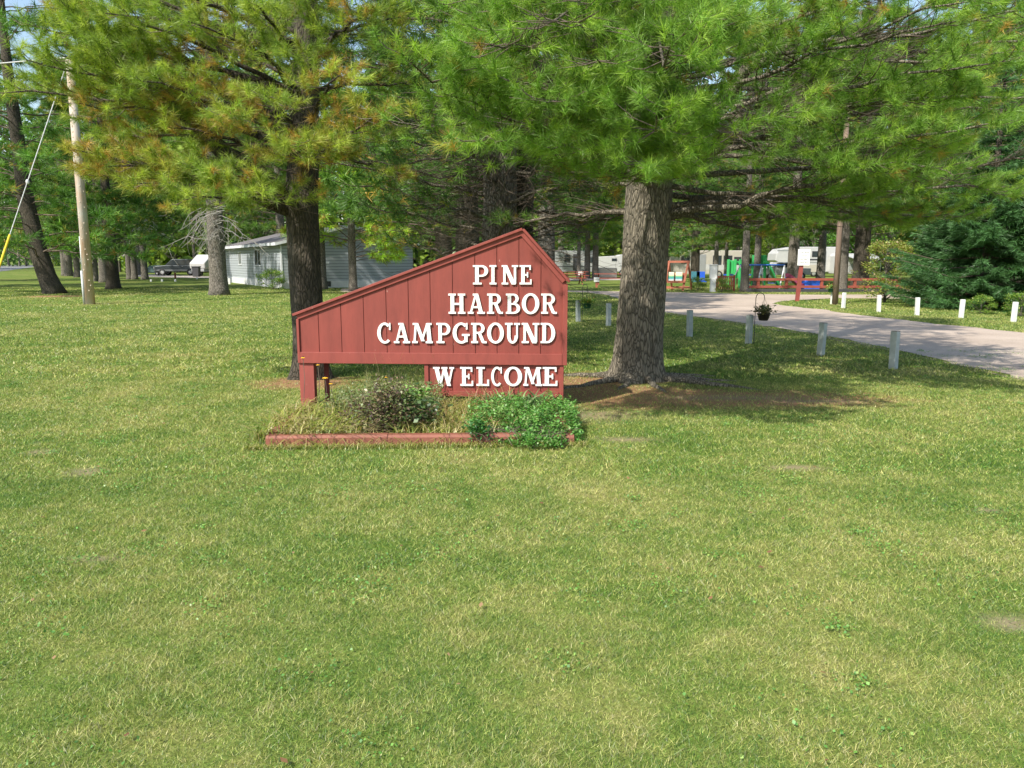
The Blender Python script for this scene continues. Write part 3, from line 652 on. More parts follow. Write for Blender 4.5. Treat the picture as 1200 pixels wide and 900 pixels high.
t2 = gnd(747, 446); t2 = Vector((t2.x, t2.y + .15, 0))
tx, ty = t2.x, t2.y
limbs2 = [(3.6, 470, 62, 6.1, .045), (3.3, 445, 140, 6.2, .04), (3.1, 560, 165, 6.1, .04), (3.7, 560, 50, 5.7, .04), (3.1, 640, 120, 5.9, .04),
          (3.0, 520, 110, 6.3, .03), (2.75, 645, 175, 6.3, .035), (3.9, 655, 25, 5.5, .04), (2.6, 745, 195, 6.2, .035), (3.0, 770, 120, 5.6, .04), (3.7, 790, 40, 5.4, .04),
          (2.6, 690, 190, 6.6, .03), (2.7, 820, 185, 6.6, .035), (3.0, 860, 145, 6.1, .035), (2.8, 932, 122, 6.4, .04), (3.7, 840, 10, 5.8, .04),
          (4.2, 500, -20, 5.8, .04), (4.2, 600, -25, 5.4, .04), (4.4, 720, -30, 5.2, .04), (3.6, 700, 70, 5.7, .03), (3.4, 600, 95, 6.0, .03),
          # right side
          (2.9, 1010, -20, 8.6, .13, dict(start=.5, dens=6, arch=-.05, bare=.35)), (2.2, 1110, 172, 9.2, .075, dict(start=.45, dens=8, arch=-.12, bare=.4, subcap=1.6)), (3.1, 1180, 140, 7.3, .05), (3.0, 1110, 200, 7.8, .05), (3.5, 1190, 70, 7.2, .05), (3.9, 1150, 0, 7.0, .05), (3.2, 1260, 110, 7.4, .05), (2.05, 1010, 225, 10.6, .05, dict(start=.5, arch=.05, subcap=1.5, bare=.3)),
          (2.3, 1180, 230, 10.2, .07, dict(start=.5, arch=.1, subcap=1.6)), (2.9, 1190, 130, 9.0, .06, dict(start=.5, arch=.1, subcap=1.6)), (3.3, 1200, 60, 8.2, .06, dict(arch=.1, subcap=1.6)), (3.0, 1100, 90, 8.6, .05, dict(subcap=1.6)),
          (3.6, 1120, 25, 7.4, .05, dict(subcap=1.6)), (4.0, 1230, 10, 8.5, .06, dict(subcap=1.6)), (2.7, 1260, 190, 9.5, .06, dict(subcap=1.6)), (4.2, 1050, -20, 7.6, .05), (2.2, 930, 255, 12.6, .06, dict(subcap=1.6, arch=0)), (2.3, 1060, 262, 12.8, .06, dict(subcap=1.7, arch=0)),
          (2.25, 860, 262, 13.2, .05, dict(subcap=1.6, arch=0)), (2.5, 1150, 255, 12.5, .06, dict(subcap=1.7, arch=.1)), (3.0, 1140, 190, 12.5, .06, dict(subcap=1.8)), (3.6, 1080, 130, 12, .06, dict(subcap=1.8)), (3.4, 1240, 240, 11, .06, dict(subcap=1.8)),
          (4.4, 1000, 70, 12.5, .06, dict(subcap=1.8)), (4.4, 1150, 80, 11, .06, dict(subcap=1.8)),
          # left rear and back
          (2.25, 600, 262, 12.0, .06, dict(start=.5, bare=.7, arch=.12)), (2.6, 660, 215, 12.5, .05, dict(bare=.4)), (3.2, 610, 150, 12.0, .05), (2.5, 780, 250, 13.6, .05), (3.4, 700, 120, 13, .05), (3.4, 830, 130, 13, .05), (2.3, 700, 265, 13.5, .05, dict(bare=.5)),
          (4.2, 560, 60, 10, .05), (4.6, 1150, -10, 9.5, .06), (4.6, 1240, 60, 10.5, .06), (3.8, 1180, 100, 10.8, .05), (3.2, 1100, 150, 11, .05), (4.6, 880, -20, 9, .05), (2.6, 1100, 230, 9.6, .05), (4.4, 760, 20, 13, .05), (4.4, 900, 40, 12.5, .05)]
near_pine('white_pine', 'thick trunked white pine standing right of the red sign', t2,
          [(tx, ty, -.1), (tx + .03, ty, .6), (tx + .07, ty, 1.4), (tx + .11, ty, 2.3), (tx + .2, ty + .1, 4.5), (tx + .1, ty + .1, 9), (tx, ty, 16)],
          [.335, .315, .30, .30, .25, .2, .05], limbs2, (5.2, 16, 3.6, 8), (M_BARK, M_BARK), .03, .125, 62, .0040, 3, .5, base_col=(.185, .33, .052), clump=.0)
t1 = gnd(357, 444); t1.x += .07; x1, y1 = t1.x, t1.y + .1
limbs1 = [(2.15, 85, 175, 8.8, .07, dict(arch=.1, subcap=1.3)), (2.2, 150, 215, 8.7, .05), (2.3, 215, 235, 8.5, .04), (2.35, 285, 225, 8.6, .03), (2.25, 120, 195, 9.0, .05), (2.4, 240, 200, 8.7, .04),
          (2.9, 440, 135, 8.5, .05), (2.7, 350, 165, 8.5, .04), (2.8, 265, 135, 8.6, .04), (3.0, 400, 90, 8.5, .04), (2.8, 385, 170, 8.7, .04), (3.1, 310, 110, 8.6, .03),
          (2.2, 60, -10, 9.4, .15, dict(start=.3, dens=9, arch=.2)), (3.0, 50, 55, 9.2, .05), (3.1, -10, 110, 9.8, .05), (3.7, 120, 15, 9.0, .05), (3.7, 220, 25, 8.9, .05), (3.3, 165, 95, 9.0, .05),
          (4.1, 300, 5, 8.8, .05), (4.1, 420, 10, 8.9, .05), (3.6, 20, 25, 9.6, .06), (3.3, 90, 120, 9.4, .05), (2.9, 200, 150, 9.4, .05), (4.3, 180, -20, 9.2, .06), (4.2, 40, -30, 9.5, .06), (3.8, 350, 60, 9.0, .04), (3.0, 230, 100, 9.8, .05),
          (3.4, 130, 60, 10.4, .05), (3.9, 260, 60, 11.0, .05), (3.0, 130, 160, 11.0, .05), (4.4, 60, 10, 11, .06), (4.4, 330, 20, 11.5, .06),
          (3.0, 470, 205, 11.5, .05, dict(bare=.5)), (3.8, 480, 100, 11.5, .05), (4.4, 470, 20, 10.5, .05), (3.0, 240, 190, 12, .05), (4.5, 120, -20, 10.5, .05), (3.6, 90, 40, 9.6, .05), (3.4, 30, 70, 9.2, .05), (4.4, 220, 40, 9.4, .05), (3.5, 330, 140, 11.5, .05), (2.6, 100, 205, 9.4, .04), (4.6, 380, -10, 9.5, .05), (4.2, 270, 70, 9.2, .05)]
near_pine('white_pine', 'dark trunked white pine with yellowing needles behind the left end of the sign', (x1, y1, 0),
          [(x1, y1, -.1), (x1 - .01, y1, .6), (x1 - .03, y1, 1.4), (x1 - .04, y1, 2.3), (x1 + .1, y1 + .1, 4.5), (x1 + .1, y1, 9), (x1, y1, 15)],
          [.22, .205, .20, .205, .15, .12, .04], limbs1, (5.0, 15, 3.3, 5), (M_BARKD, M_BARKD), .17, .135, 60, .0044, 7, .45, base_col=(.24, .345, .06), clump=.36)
rt = bpy.data.objects['white_pine']; T = []
for i, (a, l) in enumerate(((-2.5, 1.5), (-1.9, .9), (-1.2, 1.1), (-.55, 1.9), (.3, 1.2), (2.9, 1.3), (-.15, 1.4))):
    q = [np.array([.22 * math.cos(a), .22 * math.sin(a), .10])]; d = np.array([math.cos(a), math.sin(a), 0.])
    for j in range(7):
        d = rotz(d, rng.uniform(-.3, .3)); q.append(q[-1] + d * l / 7); q[-1][2] = .035 - .011 * j + rng.uniform(-.006, .01)
    T.append((np.array(q), np.linspace(.055, .015, 8)))
tubes_np('roots', T, M_BARK, rt, 8)
x3, y3 = at(585, 300, 13.6).x, 13.6
limbs3 = []
for i in range(60):
    zz = 1.8 + 4.2 * (i / 60); a = i * 2.4; dd = rng.uniform(2.2, 4.0); q = Vector((x3 + dd * math.cos(a), y3 + dd * math.sin(a) * .8, zz + rng.uniform(-.1, .7)))
    limbs3.append((zz, q, dd, .03 + .02 * rng.random()))
def at_any(z0, q): return q
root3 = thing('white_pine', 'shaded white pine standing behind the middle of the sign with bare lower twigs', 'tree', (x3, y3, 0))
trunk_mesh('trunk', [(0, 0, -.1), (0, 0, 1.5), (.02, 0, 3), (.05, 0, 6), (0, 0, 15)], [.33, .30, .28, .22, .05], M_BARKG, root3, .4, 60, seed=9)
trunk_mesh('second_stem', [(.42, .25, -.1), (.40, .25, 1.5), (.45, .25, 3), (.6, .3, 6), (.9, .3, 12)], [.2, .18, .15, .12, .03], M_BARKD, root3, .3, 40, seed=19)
S3 = newS()
for zz, q, dd, r0 in limbs3: grow((x3, y3, zz), q, r0, .12, S3, dens=5, bare=.35 if zz < 3.0 else .1, tw=.3, sp=.16)
for i in range(105):
    zz = rng.uniform(5.6, 14); a = rng.uniform(0, 6.28); l = 4.4 * (1 - (zz - 5) / 11) + .5
    grow((x3, y3, zz), (x3 + l * math.cos(a), y3 + l * math.sin(a), zz + l * .12), .03, .2, S3, dens=2.6, tw=.5, sp=.3)
# dead bare twigs
for i in range(260):
    zz = rng.uniform(1.6, 4.2); a = rng.uniform(0, 6.28); l = rng.uniform(.6, 2.3); d = np.array([math.cos(a), math.sin(a), rng.uniform(-.35, .35)])
    p0 = np.array([x3, y3, zz]) + d * .2; pts_ = [p0]
    for j in range(5): pts_.append(pts_[-1] + (d + rng.normal(size=3) * .3) * l / 5)
    S3['tubes2'].append((np.array(pts_), np.linspace(.009, .002, 6)))
    for j in (2, 3, 4):
        d2 = d + rng.normal(size=3) * .7; S3['tubes3'].append((np.array([pts_[j], pts_[j] + d2 * .22, pts_[j] + d2 * .4 + rng.normal(size=3) * .05]), np.array([.003, .002, .001])))
local(S3, (x3, y3, 0))
tubes_np('boughs', S3['tubes'], M_BARK, root3, 6); tubes_np('branchlets', S3['tubes2'] + S3['tubes3'], M_TWIG, root3, 3)
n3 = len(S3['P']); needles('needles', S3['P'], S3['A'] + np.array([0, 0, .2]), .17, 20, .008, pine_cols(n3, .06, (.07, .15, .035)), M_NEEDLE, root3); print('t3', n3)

# ================================================================== MIDDLE-DISTANCE TREES
def pine_proto(H, r0, zlow, Lm, n=16, tl=.46, tw=.034, bare=.0, per=5, col=(.10, .2, .04), yellow=.04, barkm=None, step=.7, lean=0):
    root = thing('pine_tree', 'x', 'tree')
    lx = lambda z: lean * (1 - math.exp(-max(z, 0) / 3.0))
    tr = MB().tube([(lx(z) - (.0 if z > .0 else 0), 0, z) for z in (-.1, .25, .8, 2, 4, H * .5, H)], [r0 * 1.45, r0 * 1.16, r0 * 1.03, r0, r0 * .9, r0 * .55, .03], 14)
    tr.build('trunk', barkm or M_BARKG, root, True)
    S = newS(); z = zlow
    while z < H - .3:
        f = (z - zlow) / (H - zlow); L = Lm * (1 - f) ** .7 + .5
        for q in range(per):
            a = rng.uniform(0, 2 * math.pi); l = L * rng.uniform(.6, 1.15); zz = z + rng.uniform(-.3, .3)
            grow((lx(zz), 0, zz), (lx(zz) + math.cos(a) * l, math.sin(a) * l, zz + l * rng.uniform(-.07, .26)), .009 * l + .006, .08 * l, S, dens=2.7, tw=.5, sp=.36, subcap=1.6, bare=bare)
        z += step
    local(S, (0, 0, 0)); tubes_np('boughs', S['tubes'] + S['tubes2'][::2], M_TWIG, root, 4)
    N = len(S['P']); needles('crown', S['P'], S['A'], tl * rng.uniform(.8, 1.2, N), n, tw, pine_cols(N, yellow, col), M_NEEDLE, root, droop=.05); print('proto tufts', N)
    return root
def leaf_proto(H, r0, zlow, Rr, nl, size, cols, name='broadleaf_tree', barkm=None, clumps=70):
    root = thing(name, 'x', 'tree'); T = []; P = []
    T.append((np.array([(0, 0, -.1), (.05, 0, H * .25), (0, .1, H * .6), (0, 0, H * .9)]), np.array([r0 * 1.3, r0, r0 * .6, .03])))
    for c in range(clumps):
        a = rng.uniform(0, 6.283); zf = rng.random() ** .8; rr = Rr * math.sqrt(max(.05, 1 - (2 * zf - .85) ** 2 * .8)) * math.sqrt(rng.uniform(.15, 1))
        cc = np.array([rr * math.cos(a), rr * math.sin(a), zlow + (H - zlow) * zf]); sz = rng.uniform(.5, 1.25) * Rr * .24
        k = int(nl / clumps * (sz / (Rr * .21)) ** 2); q = rng.normal(size=(k, 3)); q /= np.linalg.norm(q, axis=1, keepdims=True)
        P.append(cc + q * sz * (rng.random((k, 1)) ** .4) * np.array([1.15, 1.15, .75]))
        z0 = max(zlow * .5, cc[2] - rr * .8); T.append((np.array([(0, 0, z0), (cc * .5 + (0, 0, z0 * .5)), cc]), np.array([r0 * .3, r0 * .15, .015])))
    P = np.concatenate(P); tubes_np('trunk', T, barkm or M_BARKG, root, 8)
    leaflets('crown', P, size, cols, M_LEAF, root, .4, .7); return root
PA = pine_proto(22, .40, 3.6, 4.6); PB = pine_proto(22, .34, 5.5, 3.8, bare=.1, barkm=M_BARKG); PC = pine_proto(19, .44, 2.7, 5.2, col=(.085, .18, .035), barkm=M_BARKD)
PD = pine_proto(11, .22, 1.9, 3.6, col=(.30, .50, .06), yellow=.12, step=.55)
YEL = [(.30, .40, .07), (.22, .34, .05), (.38, .42, .10), (.14, .26, .04)]; GRN = [(.12, .26, .05), (.08, .19, .03), (.17, .31, .06)]
LA = leaf_proto(13, .25, 2.4, 4.6, 9000, .26, GRN); LB = leaf_proto(11, .2, 1.0, 4.6, 9000, .26, YEL)
used = set()
def place(proto, x, y, base_y_px=None, Y=None, s=1.0, rz=None, label='', name=None, group=None, cat='tree'):
    p_ = gnd(x, base_y_px) if Y is None else Vector((at(x, 300, Y).x, Y, 0))
    o = proto if proto.name not in used and proto['label'] == 'x' else copy_tree(proto)
    if o is proto: used.add(proto.name)
    o.location = p_; o.rotation_euler.z = rnd.uniform(0, 6.28) if rz is None else rz; o.scale = (s, s, s * rnd.uniform(.95, 1.08))
    o['label'] = label; o['category'] = cat
    if group: o['group'] = group
    elif 'group' in o: del o['group']
    if name: o.name = name
    return o
G = 'pines scattered over the campground lawn'
# leaning big pine on the far left (own build)
PL = pine_proto(20, .42, 1.7, 5.4, lean=-1.3, barkm=M_BARKD, n=16, tl=.42, tw=.03, col=(.11, .24, .045))
place(PL, 64, 0, 344, rz=0, s=1.0, label='big dark leaning pine left of the utility pole', group=G)
spots = [(PC, 133, 338.5, .8, 'dark stout pine just right of the utility pole'), (PA, 81, 323.5, 1.0, 'pale trunked pine seen between the leaning pine and the utility pole'),
         (PB, 76, 323, .9, 'slim pine touching its paler neighbour left of the utility pole'), (PB, 122, 331, .9, 'slim pine close behind the dark stout pine'), (PB, 152, 327.5, .7, 'leftmost of three thin pale pines left of the parked car'),
         (PB, 158, 327.5, .75, 'middle one of three thin pale pines left of the parked car'), (PB, 170, 327.5, .8, 'rightmost of three thin pale pines left of the parked car'), (PB, 163, 322, .9, 'thick far pine behind the three thin pale pines'),
         (PB, 229, 322, .6, 'far pine at the tail of the parked car'), (PA, 91, 325, .75, 'thin pine directly behind the utility pole'), (PD, 414, 341, .95, 'small bright green pine in front of the house gable'),
         (PB, 377, 339, .85, 'pine showing past the right edge of the dark near trunk'), (PB, 257, 345.5, 1.15, 'broad pine at the left corner of the grey house')]
for pr, x, y, s, lab in spots: place(pr, x, 0, y, s=s, label=lab, group=G)
G2 = 'pines among the trailers and the playground'
for pr, x, y, s, lab in [(PB, 688, 326.5, .8, 'dark pine in front of the long grey trailer'), (PB, 697.5, 326.5, .85, 'pale trunked pine between the grey trailer and the white camper'), (PB, 678, 327, .55, 'thin pine in front of the grey trailer door'),
                         (PB, 872, 342, .62, 'grey trunked pine at the left end of the playground fence'), (PB, 886, 338, .6, 'pine between the swing set and the green slide tower'), (PA, 961, 330, .8, 'broad trunked tree at the rear of the fifth wheel trailer'),
                         (PB, 987, 342, .62, 'light barked pine right behind the brown pole'), (PB, 838, 334, .5, 'thin tree left of the red lattice panel'), (PB, 850, 332, .45, 'thin tree behind the red lattice panel'), (PA, 657, 323, .9, 'pine half hidden by the sloping right edge of the sign')]:
    place(pr, x, 0, y, s=s, label=lab, group=G2)
G3 = 'bushy trees behind the trailers'
for pr, x, Y, s, lab in [(LB, 905, 105, .95, 'yellow green tree rising behind the fifth wheel trailer'), (LA, 835, 100, 1.0, 'green tree behind the tan trailer'), (LA, 1010, 88, .9, 'round green tree above the white awning camper'), (LB, 1042, 70, .7, 'bright yellow green tree left of the spruces, behind the fence end'),
                         (LA, 955, 100, 1.1, 'tall green tree above the rear of the fifth wheel trailer'), (LB, 730, 115, .8, 'yellow green tree behind the white camper'), (LA, 660, 110, 1.0, 'green tree behind the long grey trailer'), (LB, 175, 120, .7, 'yellow green tree behind the front of the parked car'), (LA, 205, 112, .9, 'green tree straight above the parked car'),
                         (LA, 110, 62, .7, 'grey green tree between the utility pole and the dark stout pine'), (LB, 52, 130, .9, 'yellow green tree beside the far highway'), (LA, 780, 110, 1.0, 'green tree behind the timber swing frame'), (LA, 310, 82, .8, 'green tree showing over the left roof of the house')]:
    place(pr, x, 0, Y=Y, s=s, label=lab, group=G3)
# more pines filling the middle ground behind the sign
G4 = 'deeper pines between the near pines and the house'
for pr, x, Y, s, lab in [(PC, 548, 22, .8, 'dark pine whose boughs hang over the right side of the house gable'), (PC, 520, 36, .9, 'bushy pine hidden low behind the slanting sign edge'), (PA, 640, 30, .85, 'pine seen between the sign peak and the thick pine'), (PC, 815, 62, .8, 'dark pine behind the timber swing frame, near the thick trunk'), (PC, 560, 60, 1.0, 'far pine beyond the shaded middle pine'), (PC, 1190, 33, 1.0, 'tall dark pine rising over the spruce cut by the right margin'), (PC, 1010, 50, 1.1, 'tall pine rising over the white awning camper'), (PC, -75, 46, 1.05, 'tall pine overhanging the left margin'), (PC, 300, 74, 1.05, 'tall pine rising directly over the left half of the house roof'), (PA, 330, 66, 1.0, 'tall pine rising behind the house'), (PC, 150, 105, .9, 'pine farther back, left of the parked car'), (PC, -60, 62, 1.0, 'pine at the left margin beside the highway'), (PA, 1120, 48, 1.0, 'tall pine rising behind the spruces'), (PA, 930, 58, 1.0, 'tall pine behind the playground fence'), (PC, 1250, 40, 1.0, 'pine behind the right margin of the spruces'), (PA, 745, 75, 1.0, 'tall pine hidden behind the thick near trunk')]:
    place(pr, x, 0, Y=Y, s=s, label=lab, group=G4)
# spruces
def spruce_proto(H, Rb, seed):
    root = thing('spruce', 'x', 'tree'); MB().tube([(0, 0, -.1), (0, 0, 1), (0, 0, H)], [.2, .17, .02], 10).build('trunk', M_BARKD, root, True)
    S = newS(); P = []; A = []; T = []
    z = .18
    while z < H - .15:
        L = Rb * (1 - z / H) ** .85
        for q in range(9 if z < H * .7 else 6):
            a = rng.uniform(0, 6.283); l = L * rng.uniform(.75, 1.12); d = np.array([math.cos(a), math.sin(a), 0]); s = np.array([-d[1], d[0], 0])
            n = max(4, int(l / .13)); T.append((np.array([(0, 0, z), d * l * .5 + (0, 0, z - .03 * l), d * l + (0, 0, z + .10 * l)]), np.array([.02, .012, .004])))
            for i in range(n):
                t = .22 + .78 * (i + .5) / n; c = d * l * t + np.array([0, 0, z - .12 * l * math.sin(t * 3.1) * .5 + .10 * l * t * t]); wd = (1 - t) * l * .38 + .1
                for sd in (-1, 1):
                    m_ = max(1, int(wd / .16))
                    for j in range(m_):
                        P.append(c + s * sd * wd * (j + .6) / m_ + d * .1 * j + (0, 0, -.05 * (j + rng.random()))); A.append(d * .8 + s * sd * .75 + (0, 0, rng.uniform(-.25, .15)))
                P.append(c); A.append(d)
        z += .26
    P = np.array(P); A = np.array(A); N = len(P); print('spruce', N)
    tubes_np('branches', T, M_TWIG, root, 4)
    needles('crown', P, A, .19 * rng.uniform(.8, 1.2, N), 11, .022, np.array((.08, .18, .062))[None] * rng.uniform(.6, 1.5, (N, 1)), M_NEEDLE, root, (.08, .8), .06)
    return root
SA = spruce_proto(6.9, 3.2, 1)
place(SA, 1152, 0, 361, s=1.12, label='large dense spruce left of its darker neighbour by the road', name='spruce', group='spruces beside the road')
place(SA, 1275, 0, 364, s=1.12, label='dark spruce cut by the right margin by the road', group='spruces beside the road')
place(SA, 1120, 0, Y=35, s=.85, label='spruce standing behind the large dense spruce', group='spruces beside the road')
# yellow green bush at the foot of the spruces
BU = leaf_proto(3.2, .06, .2, 1.5, 5200, .10, [(.30, .36, .07), (.2, .3, .05), (.4, .4, .12), (.3, .22, .1)], 'bush', clumps=60)
place(BU, 1036, 0, 354, s=.8, label='yellow green bush at the left foot of the spruces', cat='bush')
BU2 = leaf_proto(1.3, .03, .05, 1.1, 2500, .09, GRN + YEL, 'bush', clumps=40)
G5 = 'low leafy plants around the trailers'
for x, y, s, lab in [(818, 340, .55, 'low yellow green plants right of the timber swing frame'), (846, 342, .5, 'low plants in front of the red lattice panel'), (1150, 368, .4, 'small green shrub under the spruces, beyond the white posts'), (1196, 371, .5, 'small yellow green shrub at the right foot of the spruces'), (320, 339, .8, 'foliage against the corner of the grey house')]:
    place(BU2, x, 0, y, s=s, label=lab, cat='plant', group=G5)
# low hanging dead boughs near the big trees on the left
for (bx, by, Y, lab) in ((258, 345.5, 37, 'grey bare dead boughs hanging from the broad pine by the house'), (170, 327.5, 55, 'grey bare dead boughs hanging left of the parked car')):
    c_ = at(bx, 262, Y - .6); r_ = thing('dead_boughs', lab, 'dead branches', (c_.x, c_.y, c_.z)); T = []
    for i in range(26):
        a = rng.uniform(2.2, 4.6) if rng.random() < .7 else rng.uniform(-.6, .6); l = rng.uniform(.7, 2.4); d = np.array([math.cos(a), math.sin(a) * .6, rng.uniform(-.5, .1)]); q = [np.array([rng.uniform(-.3, .3), rng.uniform(-.2, .1), rng.uniform(-.7, .8)])]
        for j in range(6): q.append(q[-1] + (d + np.array([0, 0, -.16 * j]) + rng.normal(size=3) * .25) * l / 6)
        T.append((np.array(q), np.linspace(.018, .006, 7)))
        for j in (2, 3, 4, 5):
            e = rng.normal(size=3) * .35 + (0, 0, -.5); T.append((np.array([q[j], q[j] + e * .5, q[j] + e * 1.0 + rng.normal(size=3) * .1]), np.array([.008, .006, .004])))
    tubes_np('boughs', T, M_DEAD, r_, 4)
# woods beyond, one mass
def woods():
    P = []; cols = []; T = []
    for i in range(200):
        a = rng.uniform(-1, 1); Y = rng.uniform(112, 170); Y = Y * 2.1 if -.85 < a < -.56 else Y; X = a * (Y * .95); H = rng.uniform(22, 38) * (1.7 if Y > 200 else 1); Rr = rng.uniform(4, 6.5) * (1.9 if Y > 200 else 1); con = rng.random() < .5
        k = 950; zf = rng.random(k) ** .9; rr = Rr * (np.sqrt(rng.random(k))) * ((1 - zf) ** .6 + .08 if con else np.sqrt(np.maximum(.06, 1 - (2 * zf - .8) ** 2 * .75))); an = rng.uniform(0, 6.283, k)
        ph = rng.uniform(0, 6); rr *= 1 + .3 * np.sin(an * 3 + zf * 22 + ph)
        P.append(np.stack([X + rr * np.cos(an), Y + rr * np.sin(an), .4 + (H - .4) * zf], 1))
        b = np.array([(.09, .17, .035), (.12, .24, .05), (.24, .34, .06), (.07, .14, .04)][rng.integers(0, 4)]); cols.append(b[None] * rng.uniform(.6, 1.4, (k, 1)))
        T.append((np.array([(X, Y, 0), (X, Y, H * .8)]), np.array([.28, .1])))
    P = np.concatenate(P); cols = np.concatenate(cols); N = len(P)
    d = rng.normal(size=(N, 3)); d /= np.linalg.norm(d, axis=1, keepdims=True); s = np.cross(d, rng.normal(size=(N, 3))); s /= np.linalg.norm(s, axis=1, keepdims=True); z = rng.uniform(.45, 1.0, (N, 1))
    V = np.stack([P, P + d * z + s * z * .5, P + d * z * 1.9, P + d * z - s * z * .5], 1).reshape(-1, 3)
    o = np_mesh('woods', V, np.arange(4 * N).reshape(-1, 4), M_LEAF, None, col=np.repeat(cols, 4, 0)); tag(o, 'far mixed woods closing the view behind the campground', 'woods', kind='stuff')
    o2 = tubes_np('woods_trunks', T, M_BARKG, None, 5); tag(o2, 'distant tree trunks standing in the far woods', 'woods', kind='stuff')
woods()

# ================================================================== LAWN BLADES
def lawn():
    def samp(n, y0, y1, k=.80):
        y = np.sqrt(rng.uniform(y0 * y0, y1 * y1, n)); x = rng.uniform(-k, k, n) * y; return x, y
    bx, by = np.array([0.]), 0
    ne = np.array([(p_[0], p_[1]) for p_ in near_edge])
    def inside(x, y):         # on the near lawn (left of the road edge)
        c = np.zeros(len(x), bool); poly = np.array([(p_[0], p_[1]) for p_ in near_edge + isl_low + isl_up + far_edge + back]); j = len(poly) - 1
        for i in range(len(poly)):
            xi, yi = poly[i]; xj, yj = poly[j]
            with np.errstate(divide='ignore', invalid='ignore'):
                hit = ((yi > y) != (yj > y)) & (x < (xj - xi) * (y - yi) / (yj - yi + 1e-12) + xi)
            c ^= hit; j = i
        return ~c
    sets = [(1.7, 3.4, 270000, .017, .0024), (3.4, 5.6, 330000, .020, .0034), (5.6, 10.5, 400000, .026, .0055), (10.5, 24, 330000, .038, .013), (24, 48, 160000, .04, .026)]
    Vs, Cs = [], []
    for y0, y1, n, h, w_ in sets:
        x, y = samp(n, y0, y1); nb = emask(x, y, BARE + PALE, .4); ok = inside(x, y) & (rng.random(n) > nb * .75)
        # not inside the flower bed
        u = ((x - fa.x) * math.cos(BTH) + (y - fa.y) * math.sin(BTH)); v = (-(x - fa.x) * math.sin(BTH) + (y - fa.y) * math.cos(BTH))
        ok &= ~((u > -.02) & (u < BL) & (v > -.04) & (v < 1.8))
        for cx, cy, rr in ((tx, ty, .5), (t1.x, t1.y + .1, .36)): ok &= (x - cx) ** 2 + (y - cy) ** 2 > rr * rr
        x, y = x[ok], y[ok]; m_ = len(x)
        tuft = np.array([mnoise.noise(Vector((a * 2.5, b * 2.5, 0))) for a, b in zip(x, y)]) if m_ < 1e6 else 0
        H = h * rng.uniform(.45, 1.25, m_) * (1 + .45 * tuft)
        a = rng.uniform(0, 6.283, m_); ln = H * rng.uniform(.2, 2.0, m_); th = rng.uniform(0, 6.283, m_); ww = w_ * rng.uniform(.6, 1.3, m_) / 2
        b = np.stack([x, y, np.full(m_, -.002)], 1); s = np.stack([np.cos(th) * ww, np.sin(th) * ww, np.zeros(m_)], 1); tip = b + np.stack([np.cos(a) * ln, np.sin(a) * ln, H], 1)
        Vs.append(np.stack([b - s, b + s, tip], 1).reshape(-1, 3)); c = np.stack([rng.random(m_), rng.random(m_), np.zeros(m_)], 1); Cs.append(np.repeat(c, 3, 0))
    V = np.concatenate(Vs); Cc = np.concatenate(Cs)
    o = np_mesh('grass', V, np.arange(len(V)).reshape(-1, 3), blade_mat(), None, col=Cc); tag(o, 'short mown lawn grass, part green and part straw coloured', 'grass', kind='stuff')
lawn()
def clover():
    P = []
    for i in range(620):
        y = math.sqrt(rnd.uniform(3.2, 190)); x = rnd.uniform(-.78, .78) * y
        if (-2.5 < x < .9 and 6.4 < y < 8.8) or (x - 1.6) ** 2 + (y - 9.3) ** 2 < 1.5: continue
        k = rnd.randint(20, 90); sp_ = rnd.uniform(.03, .16)
        P += [(x + rnd.gauss(0, sp_), y + rnd.gauss(0, sp_), rnd.uniform(.008, .026)) for _ in range(k)]
    o = leaflets('clover', P, .014, [(.11, .27, .045), (.16, .34, .06), (.09, .22, .05), (.24, .36, .08)], M_PLANT, None, .5, .85); tag(o, 'small bright broadleaf weeds and clover dotted through the lawn', 'weeds', kind='stuff')
clover()
def litter():
    V = []; F = []; Cc = []
    for i in range(420):
        y = math.sqrt(rnd.uniform(4, 200)); x = rnd.uniform(-.75, .75) * y; a = rnd.uniform(0, 6.28); s = rnd.uniform(.008, .02); c = rnd.choice([(.32, .17, .09), (.4, .25, .14), (.24, .12, .07)])
        d = Vector((math.cos(a), math.sin(a), rnd.uniform(-.2, .4))) * s; e = Vector((-math.sin(a), math.cos(a), rnd.uniform(-.3, .3))) * s * .6; p_ = Vector((x, y, .03)); b = len(V)
        V += [tuple(p_ - d), tuple(p_ + e), tuple(p_ + d), tuple(p_ - e)]; F.append((b, b + 1, b + 2, b + 3)); Cc += [c] * 4
    o = np_mesh('leaf_litter', V, F, M_LEAF, None, col=np.array(Cc)); tag(o, 'scattered small dry brown leaves on the lawn', 'fallen leaves', kind='stuff')
litter()
# ================================================================== BOLLARDS
M_BOL = plain('bollard_grey_paint', (.36, .40, .39), .7, .15, 10, .15); M_BOLW = plain('bollard_white_paint', (.68, .69, .67), .6, .08, 10, .1)
M_BTOP = plain('bollard_cut_top', (.3, .29, .26), .8, .2, 20)
def bollard(mat, w_, h, rz):
    r_ = thing('bollard', 'x', 'bollard')
    MB().box(-w_ / 2, w_ / 2, -w_ / 2, w_ / 2, -.05, h - .012).build('post', mat, r_, bevel=.006)
    MB().box(-w_ / 2 + .004, w_ / 2 - .004, -w_ / 2 + .004, w_ / 2 - .004, h - .012, h).build('top', M_BTOP if mat is M_BOL else mat, r_)
    r_.rotation_euler.z = rz; return r_
GB1, GB2 = 'grey bollards along the near edge of the road', 'white bollards along the island across the road'
B0 = bollard(M_BOL, .10, .57, R(30)); B1 = bollard(M_BOLW, .10, .53, R(10))
